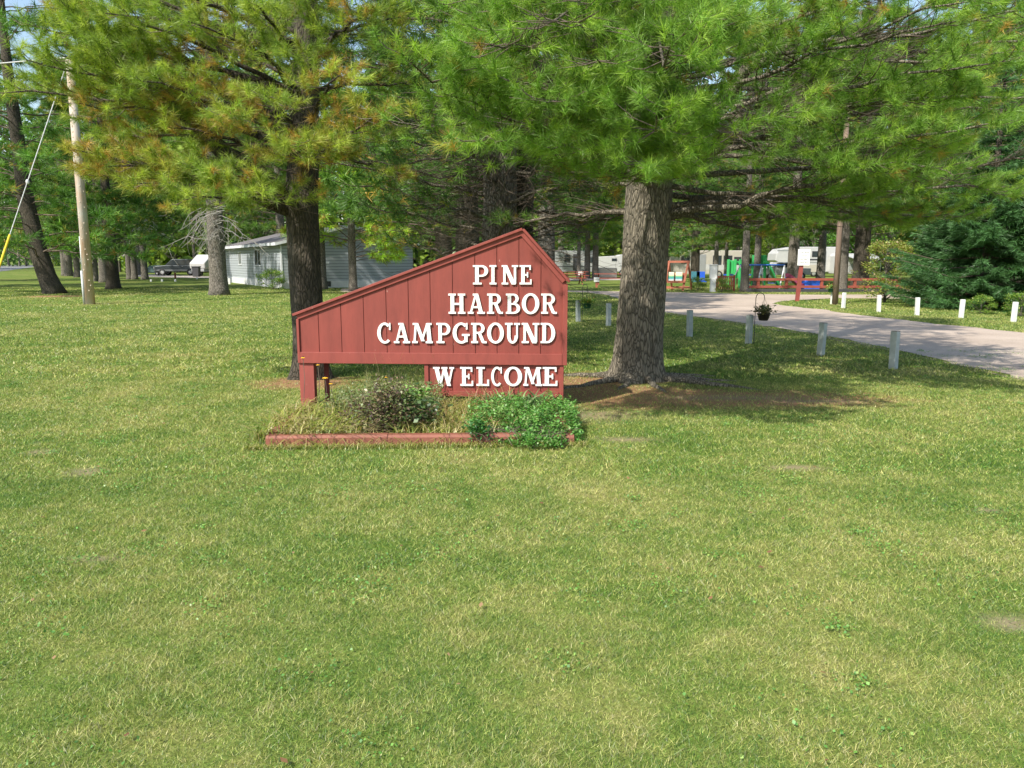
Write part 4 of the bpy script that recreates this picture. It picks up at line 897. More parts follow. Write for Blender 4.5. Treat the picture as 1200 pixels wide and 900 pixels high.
nearb = [(677.5, 377, 'grey bollard beside the sign, with the left hanging basket'), (713, 382, 'grey bollard just left of the thick pine trunk'), (808, 394.5, 'grey bollard just right of the thick pine trunk'),
         (877, 403, 'grey bollard carrying the hook of the dark hanging basket'), (961.5, 417, 'grey bollard right of the dark hanging basket'), (1046.5, 432, 'largest grey bollard, nearest to the viewer')]
BP = []
for i, (x, y, lab) in enumerate(nearb):
    o = B0 if i == 0 else copy_tree(B0); o.location = gnd(x, y); o['label'] = lab; o['group'] = GB1; o.rotation_euler = (rnd.uniform(-.03, .03), rnd.uniform(-.03, .03), R(30) + rnd.uniform(-.15, .15)); BP.append(o.location.copy())
farb = [(975, 356.5, 'white bollard just left of the brown pole'), (988, 361, 'white bollard just right of the brown pole'), (1029.5, 365.5, 'white bollard at the left edge of the spruces'), (1074.5, 369.5, 'white bollard third from the right margin, in front of the spruces'),
        (1126, 372.8, 'white bollard second from the right margin, before dark spruce boughs'), (1187.5, 377.2, 'white bollard nearest to the right margin')]
FP = []
for i, (x, y, lab) in enumerate(farb):
    o = B1 if i == 0 else copy_tree(B1); o.location = gnd(x, y); o['label'] = lab; o['group'] = GB2; o.rotation_euler = (rnd.uniform(-.03, .03), rnd.uniform(-.03, .03), R(10) + rnd.uniform(-.2, .2)); FP.append(o.location.copy())
# hooks and baskets
M_IRON = plain('black_iron', (.03, .03, .03), .5, .2, 20, 0); M_POTG = plain('green_pot', (.02, .09, .05), .5, .1, 10, 0); M_POTD = plain('dark_pot', (.03, .02, .018), .5, .2, 10, 0)
def basket(hook_base, hookpts, bpos, r, matpot, labs, cols, n, flowers=False, spread=1.0):
    h = thing('shepherd_hook', labs[0], 'plant hook', hook_base)
    MB().tube([Vector(p_) - Vector(hook_base) for p_ in hookpts], .007, 6).build('rod', M_IRON, h)
    b = thing('hanging_basket', labs[1], 'hanging basket', bpos)
    MB().lathe([(0, -r * 1.0), (r * .62, -r * 1.0), (r * .7, -r * .9), (r * .98, 0), (r * 1.03, 0), (r * 1.03, r * .08), (r * .9, r * .08), (r * .85, -.02)], (0, 0, 0), 18).build('pot', matpot, b, True)
    tip = Vector(hookpts[-1]) - Vector(bpos)
    w_ = MB()
    for k in range(3):
        a = k * 2.094; w_.tube([(r * math.cos(a), r * math.sin(a), 0), (tip.x, tip.y, tip.z)], .003, 4)
    w_.build('hanger_wires', M_IRON, b)
    pp = rng.normal(size=(n, 3)) * np.array([r * .6 * spread, r * .6, r * .38]) + np.array([0, 0, r * .5]); leaflets('foliage', pp, .055, cols, M_PLANT, b, .5, .7)
    if flowers:
        pf = rng.normal(size=(40, 3)) * np.array([r * .8, r * .6, r * .35]) + np.array([r * .2, 0, r * .6]); leaflets('blossoms', pf, .04, [(.7, .4, .1), (.7, .15, .1), (.8, .7, .3)], M_PLANT, b, .8, .9)
def hookpath(b, top_px, top_py, tip_px, tip_py):
    Y = b.y; t = at(top_px, top_py, Y); q = at(tip_px, tip_py, Y); pts_ = [(b.x, Y - .06, 0), (b.x, Y - .06, t.z - .12)]
    for k in range(7):
        a = math.pi - math.pi * k / 6; pts_.append(((b.x + q.x) / 2 + (q.x - b.x) / 2 * math.cos(a) * 1.0, Y - .06, t.z - .1 + .1 * math.sin(a)))
    pts_.append((q.x, Y - .06, q.z)); return pts_
b = BP[0]; b = Vector((b.x + .1, b.y, 0)); hp = hookpath(b, 684, 333, 688.5, 340); bp = at(688, 356, b.y - .06)
basket((b.x, b.y - .06, 0), hp, bp, .125, M_POTG, ('thin black shepherd hook beside the sign', 'green hanging basket of mixed flowers right of the sign'), GRN + YEL, 420, True, 1.4)
b = BP[3]; b = Vector((b.x + .085, b.y, 0)); hp = hookpath(b, 888, 343, 895, 349); bp = at(895, 368, b.y - .06)
basket((b.x, b.y - .06, 0), hp, bp, .125, M_POTD, ('thin dark shepherd hook behind the fourth bollard', 'dark pot hanging basket seen against the road'), [(.07, .09, .03), (.12, .14, .05), (.2, .17, .08)], 420)
b = FP[0]; hp = hookpath(Vector((b.x + .08, b.y, 0)), 973, 332, 976, 335); bp = at(974, 338.5, b.y - .06)
basket((b.x + .08, b.y - .06, 0), hp, bp, .13, M_POTG, ('small hook at the white bollard by the brown pole', 'small green hanging basket left of the brown pole'), GRN + YEL, 220, True)

# ================================================================== POLES AND WIRES
def pole_mat():
    m, t, b = newmat('utility_pole_wood'); n = noi(t, coords(t, (8, 8, .7)), 1.5, 5, .7); n2 = noi(t, coords(t, (.5, .5, .35)), 2, 3)
    c = ramp(t, n, [(.3, (.36, .22, .14)), (.5, (.48, .35, .25)), (.7, (.54, .47, .39))]); c = mix(t, ramp(t, n2, [(.45, (0, 0, 0)), (.6, (1, 1, 1))]), c, (.48, .44, .39))
    t.links.new(c, b.inputs['Base Color']); b.inputs['Roughness'].default_value = .85; bump(t, b, n, .5, .01); return m
pb = gnd(106, 356.5)
up = thing('utility_pole', 'tall pale wooden utility pole with climbing marks left of the pines', 'utility pole', pb)
MB().tube([(0, 0, -.2), (0, 0, 5), (0, 0, 8.7)], [.17, .155, .13], 16).build('pole', pole_mat(), up, True)
k_ = MB()
for i in range(42):
    z = .5 + i * .19; a = -math.pi / 2 + rnd.uniform(-.9, 1.3); r0 = .163 - .004 * z; x, y = r0 * math.cos(a), r0 * math.sin(a); k_.box(x - .02, x + .02, y - .02, y + .02, z, z + .035)
k_.build('climbing_scars', plain('scar_wood', (.5, .42, .33), .9, .2), up)
MB().tube([(-.17, -.10, 0), (-.17, -.10, 1.25)], .045, 10).build('conduit', plain('grey_conduit', (.5, .52, .52), .5, .05, 4, 0), up, True)
MB().tube([(-.165, -.07, 1.25), (-.155, -.06, 2.5)], .022, 8).build('riser_pipe', M_BOLW, up, True)
MB().tube([(0, 0, 8.7), (0, 0, 8.78), (0, 0, 8.88)], [.03, .06, .03], 8).build('insulator', M_IRON, up)
M_WIRE = plain('galvanised_wire', (.6, .6, .6), .4, .05, 4, 0); M_YEL = plain('yellow_guard', (.75, .55, .03), .5, .08, 4, 0)
gt = Vector((pb.x - .12, pb.y - .1, 8.4)); g0 = at(0, 310, 27.2); an = gt + (g0 - gt) * (gt.z / (gt.z - g0.z))
gy = thing('guy_wire', 'steel guy wire with yellow guard bracing the utility pole', 'guy wire', an)
MB().tube([(0, 0, 0), gt - an], .016, 6).build('wire', M_WIRE, gy); MB().tube([(gt - an) * .01, (gt - an) * .30], .04, 8).build('guard', M_YEL, gy)
md = (gt - an) * .52; MB().lathe([(0, -.09), (.05, -.06), (.06, 0), (.05, .06), (0, .09)], md, 8).build('strain_insulator', M_WIRE, gy)
ow = thing('overhead_wire', 'thin pale overhead wire running left from the utility pole', 'wire', (pb.x, pb.y, 8.8))
MB().tube([(0, 0, 0), (-8, 1, -.35), (-18, 2.4, -.25), (-34, 5, .3)], .02, 6).build('cable', M_WIRE, ow)
bpole = gnd(978.3, 356.8); M_BRN = plain('brown_pole_wood', (.20, .14, .105), .9, .3, 3, .4, stretch=(4, 4, .6))
o = MB().tube([(0, 0, -.1), (0, 0, 3), (0, 0, 7.5)], [.11, .1, .085], 12).build('wooden_pole', M_BRN, None, True); o.location = bpole; tag(o, 'slim brown wooden pole on the grass island', 'pole')

# road sign on an orange post
sp0 = gnd(934, 353); rs = thing('notice_sign', 'small white notice board on a leaning red post at the road fork', 'sign', sp0, R(-4))
Y0 = sp0.y; zt_ = at(938, 292, Y0).z; zb_ = at(938, 311, Y0).z
MB().box(-.075, .075, -.05, .05, -.1, zt_ - .02).build('post', M_RPOST, rs).rotation_euler = (0, R(3.4), 0)
hw = .235; MB().box(.14 - hw, .14 + hw, -.1, -.075, zb_, zt_).build('board', M_WHITE, rs)
M_INK = plain('dark_ink', (.06, .06, .07), .7, 0, 4, 0)
# four short unreadable lines of capitals on the notice
tx_ = MB(); hgt = (zt_ - zb_)
for r_i in range(4):
    z = zt_ - hgt * (.2 + r_i * .2); x = .14 - hw * .78 + (.05 if r_i else 0)
    while x < .14 + hw * (.7 if r_i else .8):
        wd = rnd.choice((.022, .028, .034)); k = rnd.random()
        tx_.box(x, x + .007, -.104, -.101, z - .03, z + .025)
        if k < .7: tx_.box(x + .007, x + wd, -.104, -.101, z + .016, z + .025)
        if k > .3: tx_.box(x + .007, x + wd, -.104, -.101, z - .03, z - .021)
        if k > .5: tx_.box(x + wd - .007, x + wd, -.1045, -.1045 + .002, z - .019, z + .014)
        x += wd + .014 + (.03 if rnd.random() < .18 else 0)
tx_.build('lettering', M_INK, rs)

# ================================================================== HOUSE (grey vinyl-sided)
def siding(name, col):
    m, t, b = newmat(name); tc = t.nodes.new('ShaderNodeTexCoord'); sx = t.nodes.new('ShaderNodeSeparateXYZ'); t.links.new(tc.outputs['Object'], sx.inputs[0])
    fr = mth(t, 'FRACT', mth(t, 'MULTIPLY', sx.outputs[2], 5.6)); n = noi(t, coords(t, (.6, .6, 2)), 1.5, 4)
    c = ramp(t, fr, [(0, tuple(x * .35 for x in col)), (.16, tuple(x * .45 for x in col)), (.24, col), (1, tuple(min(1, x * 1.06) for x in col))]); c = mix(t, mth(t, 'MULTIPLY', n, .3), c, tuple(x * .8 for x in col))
    t.links.new(c, b.inputs['Base Color']); b.inputs['Roughness'].default_value = .5; bump(t, b, fr, .6, .03); return m
M_SID = siding('blue_grey_siding', (.42, .455, .49)); M_SKIRT = plain('white_skirting', (.6, .61, .62), .6, .08, 3); M_TRIM = plain('white_trim', (.7, .72, .74), .5, .05, 3, 0)
M_ROOF = plain('grey_shingles', (.13, .12, .12), .9, .3, 20, .3); M_GLASS = plain('dark_glass', (.03, .04, .045), .08, .1, 2, 0)
hc = gnd(331, 338.3); hf = Vector((at(264, 300, hc.y + 15).x, hc.y + 15, 0)); hd = (hf - hc); HL = hd.length; HTH = math.atan2(hd.y, hd.x)
hs = thing('mobile_home', 'grey vinyl sided mobile home with white skirting behind the near pine', 'house', hc, HTH)
# local x runs back along the long wall; width runs to local -y (towards the right of the picture)
HW = 8.3; HH = 2.62
w_ = MB(); w_.box(0, HL, -HW, 0, .42, HH); w_.prism([(-HW, HH), (0, HH), (-HW / 2, HH + 1.05)], .01, HL - .01, True); w_.build('wall', M_SID, hs)
MB().box(-.02, HL + .02, -HW - .02, .02, 0, .42).build('skirting', M_SKIRT, hs)
rf = MB()
for sgn in (0, 1):
    if sgn == 0: rf.prism([(.35, HH - .02), (.35, HH + .06), (-HW / 2, HH + 1.17), (-HW / 2, HH + 1.07)], -.35, HL + .35, True)
    else: rf.prism([(-HW - .35, HH - .02), (-HW / 2 - .002, HH + 1.07), (-HW / 2 - .002, HH + 1.17), (-HW - .35, HH + .06)], -.35, HL + .35, True)
rf.build('roof', M_ROOF, hs)
MB().box(-.3, HL + .3, .355, .385, HH - .12, HH + .05).build('gutter', M_TRIM, hs)
fs_ = MB()
for sgn in (0, 1):
    a = (.37, HH - .12) if sgn == 0 else (-HW - .37, HH - .12); c = (-HW / 2, HH + 1.0)
    fs_.prism([a, (a[0], a[1] + .16), (c[0] + (.001 if sgn == 0 else -.001), c[1] + .18), (c[0] + (.001 if sgn == 0 else -.001), c[1])][::1], -.385, -.355, True)
fs_.build('fascia', M_TRIM, hs)
MB().box(-.035, .06, -.06, .035, .42, HH - .12).build('corner_trim', M_TRIM, hs)
def hwin(x0, x1, z0, z1, side=True):
    f = MB(); 
    if side: f.box(x0 - .06, x1 + .06, .003, .04, z0 - .06, z0); f.box(x0 - .06, x1 + .06, .003, .04, z1, z1 + .06); f.box(x0 - .06, x0, .003, .04, z0, z1); f.box(x1, x1 + .06, .003, .04, z0, z1); f.box((x0 + x1) / 2 - .02, (x0 + x1) / 2 + .02, .003, .035, z0, z1)
    wn = f.build('window', M_TRIM, hs); MB().box(x0, x1, .001, .015, z0, z1).build('pane', M_GLASS, wn)
hwin(5.2, 6.9, 1.35, 2.3); hwin(11.3, 12.2, 1.4, 2.2)
vn = MB().box(-.03, -.003, -2.85, -2.55, 1.45, 1.55).build('vent', M_TRIM, hs)
MB().box(-.045, -.022, -2.9, -2.45, .08, .4).build('crawl_hatch', M_GLASS, hs)
st = MB(); 
for i in range(3): st.box(HL * .55, HL * .55 + .35, .05, .9, 0, .14 * (3 - i)) if i == 0 else st.box(HL * .55 - .3 * i, HL * .55 - .3 * i + .28, .05, .9, 0, .14 * (3 - i))

# ================================================================== VEHICLES
M_TIRE = plain('tyre_rubber', (.02, .02, .02), .8, .2, 10, 0); M_RIM = plain('wheel_rim', (.5, .5, .5), .3, .05, 5, 0, .6)
def wheel(x, y, r, parent, wd=.24):
    t_ = MB().lathe([(r * .6, -wd / 2), (r * .95, -wd / 2), (r, -wd / 4), (r, wd / 4), (r * .95, wd / 2), (r * .6, wd / 2)], (0, 0, 0), 22).build('wheel', M_TIRE, parent, True)
    t_.rotation_euler = (math.pi / 2, 0, 0); t_.location = (x, y, r)
    MB().lathe([(0, wd / 2 - .03), (r * .3, wd / 2 - .02), (r * .62, wd / 2 - .05), (r * .62, -wd / 2 + .05), (r * .3, -wd / 2 + .02), (0, -wd / 2 + .03)], (0, 0, 0), 16).build('rim', M_RIM, t_)
def suv():
    p_ = gnd(209, 323.0); Y = 88; c = Vector((at(209, 300, Y).x, Y, 0)); s = thing('parked_car', 'silver grey sport utility car parked side on behind the lawn', 'car', c, R(4))
    mb = plain('car_paint', (.045, .055, .06), .4, .05, 3, 0, .4); low = plain('car_cladding', (.16, .17, .17), .4, .05, 3, 0, .3)
    MB().prism([(-2.45, .45), (2.4, .42), (2.42, 1.0), (2.3, 1.12), (-1.2, 1.14), (-2.3, 1.05), (-2.45, .85)], -.92, .92).build('body', mb, s, bevel=.05)
    MB().prism([(-2.42, .5), (2.38, .5), (2.38, .68), (-2.42, .68)], -.95, -.925).build('side_cladding', low, s)
    MB().prism([(-1.25, 1.14), (2.28, 1.12), (2.18, 1.72), (1.9, 1.82), (-.3, 1.83), (-.55, 1.76)], -.80, .80).build('cabin', mb, s, bevel=.04)
    g = MB(); g.prism([(-.95, 1.18), (-.05, 1.18), (-.05, 1.68), (-.45, 1.68)], -.815, -.802); g.prism([(.05, 1.18), (.95, 1.18), (.95, 1.68), (.05, 1.68)], -.815, -.802); g.prism([(1.05, 1.18), (2.1, 1.18), (2.02, 1.68), (1.05, 1.68)], -.815, -.802)
    g.build('side_windows', M_GLASS, s)
    MB().add([(-1.24, -.7, 1.16), (-1.24, .7, 1.16), (-.58, .7, 1.72), (-.58, -.7, 1.72)], [(0, 1, 2, 3)]).build('windscreen', M_GLASS, s).location = (-.02, 0, .02)
    for x in (-1.55, 1.5):
        for y in (-.86, .86): wheel(x, y, .38, s)
    MB().box(-2.5, -2.3, -.9, .9, .45, .62).build('bumper', low, s, bevel=.02); MB().box(2.3, 2.5, -.9, .9, .45, .62).build('bumper', low, s, bevel=.02)
    for y in (-.78, .78): MB().box(-2.47, -2.40, y - .14, y + .14, .8, .98).build('headlight', M_RIM, s)
    for x in (-.0, .98): MB().box(x + .6 if x < .5 else x + .75, x + .72 if x < .5 else x + .87, -.94, -.921, 1.0, 1.03).build('door_handle', M_RIM, s)
suv()
M_RV = plain('camper_shell', (.46, .46, .45), .4, .05, 1.5, 0); M_RVG = plain('camper_grey', (.26, .27, .27), .5, .05, 1.5, 0); M_RVT = plain('camper_tan', (.42, .39, .33), .6, .06, 1.5, 0); M_DK = plain('dark_plastic', (.04, .04, .045), .6, .1, 5, 0)
def camper(x, y, Y, L, H, prof, label, mat, stripes=(), wins=(), door=None, wh=(0,), cat='camper', rz=0, cab=None, name='travel_trailer', awning=None):
    c = Vector((at(x, 300, Y).x, Y, 0)); s = thing(name, label, cat, c, rz)
    MB().prism([(u * L, v * H) for u, v in prof], 0, 2.4).build('body', mat, s, bevel=.06)
    for i, (x0, x1_, z0, z1_, mt) in enumerate(stripes): MB().prism([(x0 * L, z0 * H), (x1_ * L, z0 * H + .0), (x1_ * L, z1_ * H), (x0 * L, z1_ * H)], -.012 - .003 * i, -.001).build('stripe', mt, s)
    for x0, x1_, z0, z1_ in wins:
        f = MB().box(x0 * L - .05, x1_ * L + .05, -.03, -.002, z0 * H - .05, z1_ * H + .05).build('window', M_DK, s); MB().box(x0 * L, x1_ * L, -.04, -.032, z0 * H, z1_ * H).build('pane', M_GLASS, f)
    if door: MB().box(door * L, door * L + .65, -.035, -.002, .22 * H, .86 * H).build('door', M_RVG if mat is not M_RVG else M_DK, s, bevel=.01)
    for u in wh: wheel(u * L, .1, .35, s)
    if awning:
        a0_, a1_ = awning; r_ = MB().prism([(-2.2, .78 * H), (-.02, .93 * H), (-.02, .90 * H), (-2.2, .755 * H)], a0_ * L, a1_ * L, True).build('awning', M_RV, s)
        for u in (a0_, a1_): MB().tube([(u * L, -2.15, .74 * H), (u * L, -.03, .35 * H)], .03, 6).build('awning_arm', M_RIM, s)
        for u in (a0_ + .1, a1_ - .1): MB().tube([(u * L, -2.1, 0), (u * L, -2.1, .77 * H)], .025, 6).build('awning_leg', M_RIM, s)
    return s
box_prof = [(0, .14), (1, .14), (1, .96), (.97, 1), (.05, 1), (0, .9)]
trl = [(0, .14), (1, .14), (1, .95), (.97, 1), (.10, 1), (.03, .9), (0, .6)]
fifth = [(.33, .16), (1, .16), (1, .96), (.97, 1), (.30, 1), (.08, .93), (.01, .78), (.0, .55), (.05, .47), (.33, .45)]
camper(909, 0, 80, 6.6, 3.05, fifth, 'white fifth wheel trailer with a grey swoosh behind the notice sign', M_RV, [(.48, .78, .55, .60, M_DK), (.52, .80, .47, .50, M_RVG), (.02, .4, .86, .9, M_RVG), (.4, .68, .16, .4, M_RVT)], [(.58, .66, .68, .84)], .70, (.62, .75), rz=R(2))
camper(983, 0, 78, 3.6, 2.35, box_prof, 'low white camper with an open awning right of the brown pole', M_RV, [(.3, .9, .2, .6, M_RVG)], [(.05, .2, .55, .8)], None, (.5,), awning=(.2, 1.0))
camper(643, 0, 86, 5.4, 2.75, trl, 'long grey travel trailer behind the right edge of the sign', M_RVG, [(.02, .98, .55, .57, M_RVT), (.02, .98, .35, .38, M_DK)], [(.33, .43, .55, .82), (.86, .93, .55, .72)], .50, (.6, .7))
camper(700, 0, 84, 5.4, 2.3, [(0, .2), (1, .2), (1, 1), (.45, 1), (.42, .95), (.02, .9), (0, .6)], 'bright white camper just left of the thick pine trunk', M_RV, [(.45, .98, .45, .5, M_RVG)], [(.74, .80, .6, .82), (.3, .38, .72, .8)], None, (.5,))
camper(790, 0, 74, 7.2, 2.6, trl, 'tan travel trailer behind the timber swing frame', M_RVT, [(.3, .98, .3, .5, M_RV)], [(.1, .2, .55, .8), (.52, .62, .5, .8), (.66, .76, .5, .8), (.8, .88, .5, .75)], .33, (.6,))
camper(697, 0, 72, 2.1, 1.0, [(0, .05), (1, .05), (1, .96), (.5, 1.0), (0, .96)], 'pale grey storage box in front of the white camper', M_RVT, (), (), None, (), 'storage box', name='storage_box')
c_ = Vector((at(243, 300, 84).x, 84, 0)); bt = thing('covered_boat', 'boat on its trailer under a white cover, right of the parked car', 'boat', c_, R(80))
MB().prism([(-2, .8), (2.0, .8), (2.3, 1.3), (1.0, 2.2), (-.6, 2.3), (-2.1, 1.4)], -.9, .9).build('cover', M_RV, bt, bevel=.12); MB().prism([(-2, .5), (1.9, .5), (2.2, .8), (-2, .8)], -.75, .75).build('hull', M_RVG, bt, bevel=.05)
for y in (-.9, .9): wheel(0, y, .32, bt, .18)
MB().tube([(-2.2, 0, .4), (3.0, 0, .4)], .05, 6).build('trailer_frame', M_DK, bt)
c_ = Vector((at(229, 300, 80).x, 80, 0)); bn = thing('wheelie_bin', 'black wheeled rubbish bin at the tail of the parked car', 'bin', c_)
MB().prism([(-.28, 0), (.28, 0), (.36, 1.0), (-.36, 1.0)], -.3, .3).build('body', M_DK, bn, bevel=.02); MB().box(-.39, .39, -.36, .34, 1.005, 1.08).build('lid', M_DK, bn, bevel=.02)
c_ = Vector((at(182, 300, 88).x, 88, 0)); ml = thing('small_cart', 'small dark covered cart left of the parked car', 'cart', c_)
MB().prism([(-.9, .3), (.9, .3), (1.0, .7), (.4, 1.15), (-.5, 1.1), (-1.0, .7)], -.5, .5).build('body', plain('dark_green_cover', (.06, .11, .10), .6), ml, bevel=.08)
for y in (-.5, .5): wheel(.3, y, .25, ml, .14)
# stakes on the left lawn
for i, (x, y, h, mt, lab) in enumerate([(177, 330, .17, M_BOLW, 'leftmost low white stake on the shaded left lawn'), (190, 330, .19, M_BOLW, 'middle low white stake on the shaded left lawn'), (205.5, 330, .19, M_BOLW, 'low white stake under the red marker post'), (205.5, 326.5, .55, M_RPOST, 'red marker post in front of the parked car'),
                                       (246.5, 333, .30, M_BOLW, 'short white post touching the broad pine trunk'), (269, 333, .42, M_BOLW, 'white stub post at the left end of the house skirting'), (231, 327, .17, M_BOLW, 'tiny white stake below the black bin')]):
    o = MB().prism([(-.07, 0), (.07, 0), (.07, h * .85), (.03, h), (-.03, h), (-.07, h * .85)], -.05, .05).build('marker_stake', mt, None, bevel=.01); o.location = gnd(x, y); tag(o, lab, 'stake', 'small markers on the left lawn')

# ================================================================== PLAYGROUND
M_WOOD = plain('red_stained_wood', (.29, .07, .045), .7, .15, 5, .1); M_WOOD2 = plain('orange_stained_wood', (.40, .13, .075), .7, .15, 5, .1); M_EDGE = plain('black_timber_edging', (.05, .05, .055), .8, .2, 4, .1)
f0 = gnd(875, 342); f1 = gnd(1055, 342); FL = (f1 - f0).length
fn = thing('playground_fence', 'low red two rail fence along the playground', 'fence', f0, math.atan2(f1.y - f0.y, f1.x - f0.x))
zt_ = at(930, 326, f0.y).z - .0
for za, zc in ((zt_ - .13, zt_), (zt_ * .28, zt_ * .28 + .13)): MB().box(0, FL, -.03, .0, za, zc).build('rail', M_WOOD, fn, bevel=.005)
for u in (.03, .60, 2.1, 3.95, 5.7, 7.0, FL - .1): MB().box(u - .07, u + .07, .004, .13, -.05, zt_ - .01).build('post', M_WOOD, fn, bevel=.005)
eo = MB().box(-.1, FL + .3, -.35, -.18, -.02, .16).build('playground_edging', M_EDGE, None, bevel=.01); eo.location = f0; tag(eo, 'black timber edging on the ground below the red fence', 'edging')
M_SWW = plain('white_steel', (.75, .76, .75), .4, .05, 5, 0); M_BLU = plain('blue_steel', (.05, .16, .55), .4, .05, 5, 0); M_GRN = plain('green_plastic', (.05, .42, .12), .4, .06, 3, 0); M_BLP = plain('blue_plastic', (.03, .12, .6), .4, .06, 3, 0); M_PUR = plain('red_purple_plastic', (.35, .06, .14), .4, .06, 3, 0)
SY = 42.5; s0 = Vector((at(893, 300, SY).x, SY, 0)); sw = thing('swing_set', 'white A frame swing set with a blue top beam', 'swing set', s0)
tp = at(893, 310.5, SY).z; xl = at(868, 300, SY).x - s0.x; xr = at(920, 300, SY).x - s0.x
MB().tube([(xl, 0, tp), (xr, 0, tp)], .045, 10).build('top_beam', M_BLU, sw, True)
for u, sp_, an_ in ((xl, .45, -.45), (0, -.45, .42), (xr, -.5, .35)):
    for sy, dx in ((-.75, sp_), (.75, an_)): MB().tube([(u, 0, tp - .02), (u + dx, sy, 0)], .035, 8).build('leg', M_SWW, sw, True)
for u in (-.8, .62):
    k_ = MB(); k_.tube([(u - .18, 0, tp), (u - .18, 0, .42)], .008, 5); k_.tube([(u + .18, 0, tp), (u + .18, 0, .42)], .008, 5); seat_ = MB().box(u - .2, u + .2, -.08, .08, .39, .42).build('swing_seat', M_BLP, sw, bevel=.01); k_.build('chain', M_RIM, seat_)
TY = 46; t0 = Vector((at(855, 300, TY).x, TY, 0)); X = lambda px_: at(px_, 300, TY).x - t0.x; Zp = lambda py_: at(855, py_, TY).z
tw_ = thing('play_tower', 'green plastic climbing tower with a slide behind the swings', 'play tower', t0)
for x in (854, 862, 868, 883, 889, 897): MB().box(X(x) - .07, X(x) + .07, -.07, .07, 0, Zp(304 if x < 870 else 299)).build('tower_post', M_GRN, tw_, bevel=.02)
for a, b, c, d in ((854, 861, 305, 321), (862, 869, 306, 309), (862, 868, 318, 326), (883, 889, 301, 312), (889, 897, 299, 310)): MB().box(X(a), X(b), .09, .15, max(0, Zp(d)), Zp(c)).build('tower_panel', M_GRN, tw_, bevel=.02)
MB().box(X(854), X(897), .16, 1.0, Zp(323), Zp(321.5)).build('deck', M_BLP, tw_, bevel=.01)
def slide(parent, xa, za, xb, zb, mat, y=-.3, w_=.5):
    n = 9; pr = [(xa + (xb - xa) * i / n, za + (zb - za) * (3 * (i / n) ** 2 - 2 * (i / n) ** 3 if True else 0)) for i in range(n + 1)]
    m_ = MB(); 
    for (u0, v0), (u1, v1) in zip(pr[:-1], pr[1:]):
        for yy0, yy1, hh in ((y - w_ / 2, y - w_ / 2 + .06, .22), (y + w_ / 2 - .06, y + w_ / 2, .22), (y - w_ / 2 + .061, y + w_ / 2 - .061, .05)): m_.prism([(u0, v0), (u1, v1), (u1, v1 + hh), (u0, v0 + hh)], yy0, yy1)
    return m_.build('slide', mat, parent)
slide(tw_, X(894), Zp(309), X(914), .12, M_GRN)
c_ = Vector((at(940, 300, 43.5).x, 43.5, 0)); bs = thing('toy_slide', 'low blue and red plastic slide behind the fence', 'slide', c_)
slide(bs, -.9, .72, .15, .12, M_PUR, 0, .55); MB().prism([(.1, 0), (1.0, 0), (1.0, .5), (.6, .62), (.1, .55)], -.4, .4).build('play_base', M_BLP, bs, bevel=.05)
MB().tube([(-.85, 0, 0), (-.85, 0, .75)], .06, 8).build('support', M_BLP, bs)
c_ = Vector((at(964, 300, 43.6).x, 43.6, 0)); o = MB().prism([(-.12, 0), (.12, 0), (.10, .6), (-.10, .6)], -.12, .12).build('blue_drum', M_BLP, None, bevel=.03); o.location = c_; tag(o, 'small upright blue plastic block right of the toy slide', 'plastic block')
# timber glider swing
GY = 43; c_ = Vector((at(796, 300, GY).x, GY, 0)); gs = thing('glider_swing', 'orange stained timber A frame glider with striped cushions', 'garden swing', c_, R(-8)); X = lambda px_: at(px_, 300, GY).x - c_.x; Zp = lambda py_: at(796, py_, GY).z
for xa, xb, xm in ((778, 790, 784), (800, 813, 806)):
    for yy in (-.0,):
        m_ = MB(); m_.tube([(X(xa), -.7, 0), (X(xm), -.3, Zp(307))], .075, 4); m_.build('leg', M_WOOD2, gs); m_ = MB(); m_.tube([(X(xb), .7, 0), (X(xm), -.28, Zp(307))], .07, 4); m_.build('leg', M_WOOD2, gs)
MB().box(X(782), X(808), -.38, -.24, Zp(308), Zp(305.5)).build('top_beam', M_WOOD2, gs)
MB().box(X(782), X(803), -.75, -.2, .42, .5).build('bench_seat', M_WOOD2, gs); MB().box(X(782), X(803), -.2, -.12, .5, .95).build('bench_back', M_WOOD2, gs); MB().box(X(779), X(810), -.8, -.7, .12, .2).build('base_rail', M_WOOD2, gs); MB().box(X(779), X(810), .6, .7, .12, .2).build('base_rail', M_WOOD2, gs)
def striped():
    m, t, b = newmat('striped_cushion'); tc = t.nodes.new('ShaderNodeTexCoord'); sx = t.nodes.new('ShaderNodeSeparateXYZ'); t.links.new(tc.outputs['Generated'], sx.inputs[0])
    c = ramp(t, sx.outputs[2], [(0, (.8, .8, .75)), (.3, (.05, .3, .35)), (.5, (.1, .4, .2)), (.7, (.8, .75, .5))]); t.links.new(c, b.inputs['Base Color']); b.inputs['Roughness'].default_value = .9
    t.nodes[-1]; return m
M_STR = striped()
for a, b in ((783.5, 790.5), (792, 800)): MB().box(X(a), X(b), -.4, -.21, .52, 1.0).build('cushion', M_STR, gs, bevel=.04)
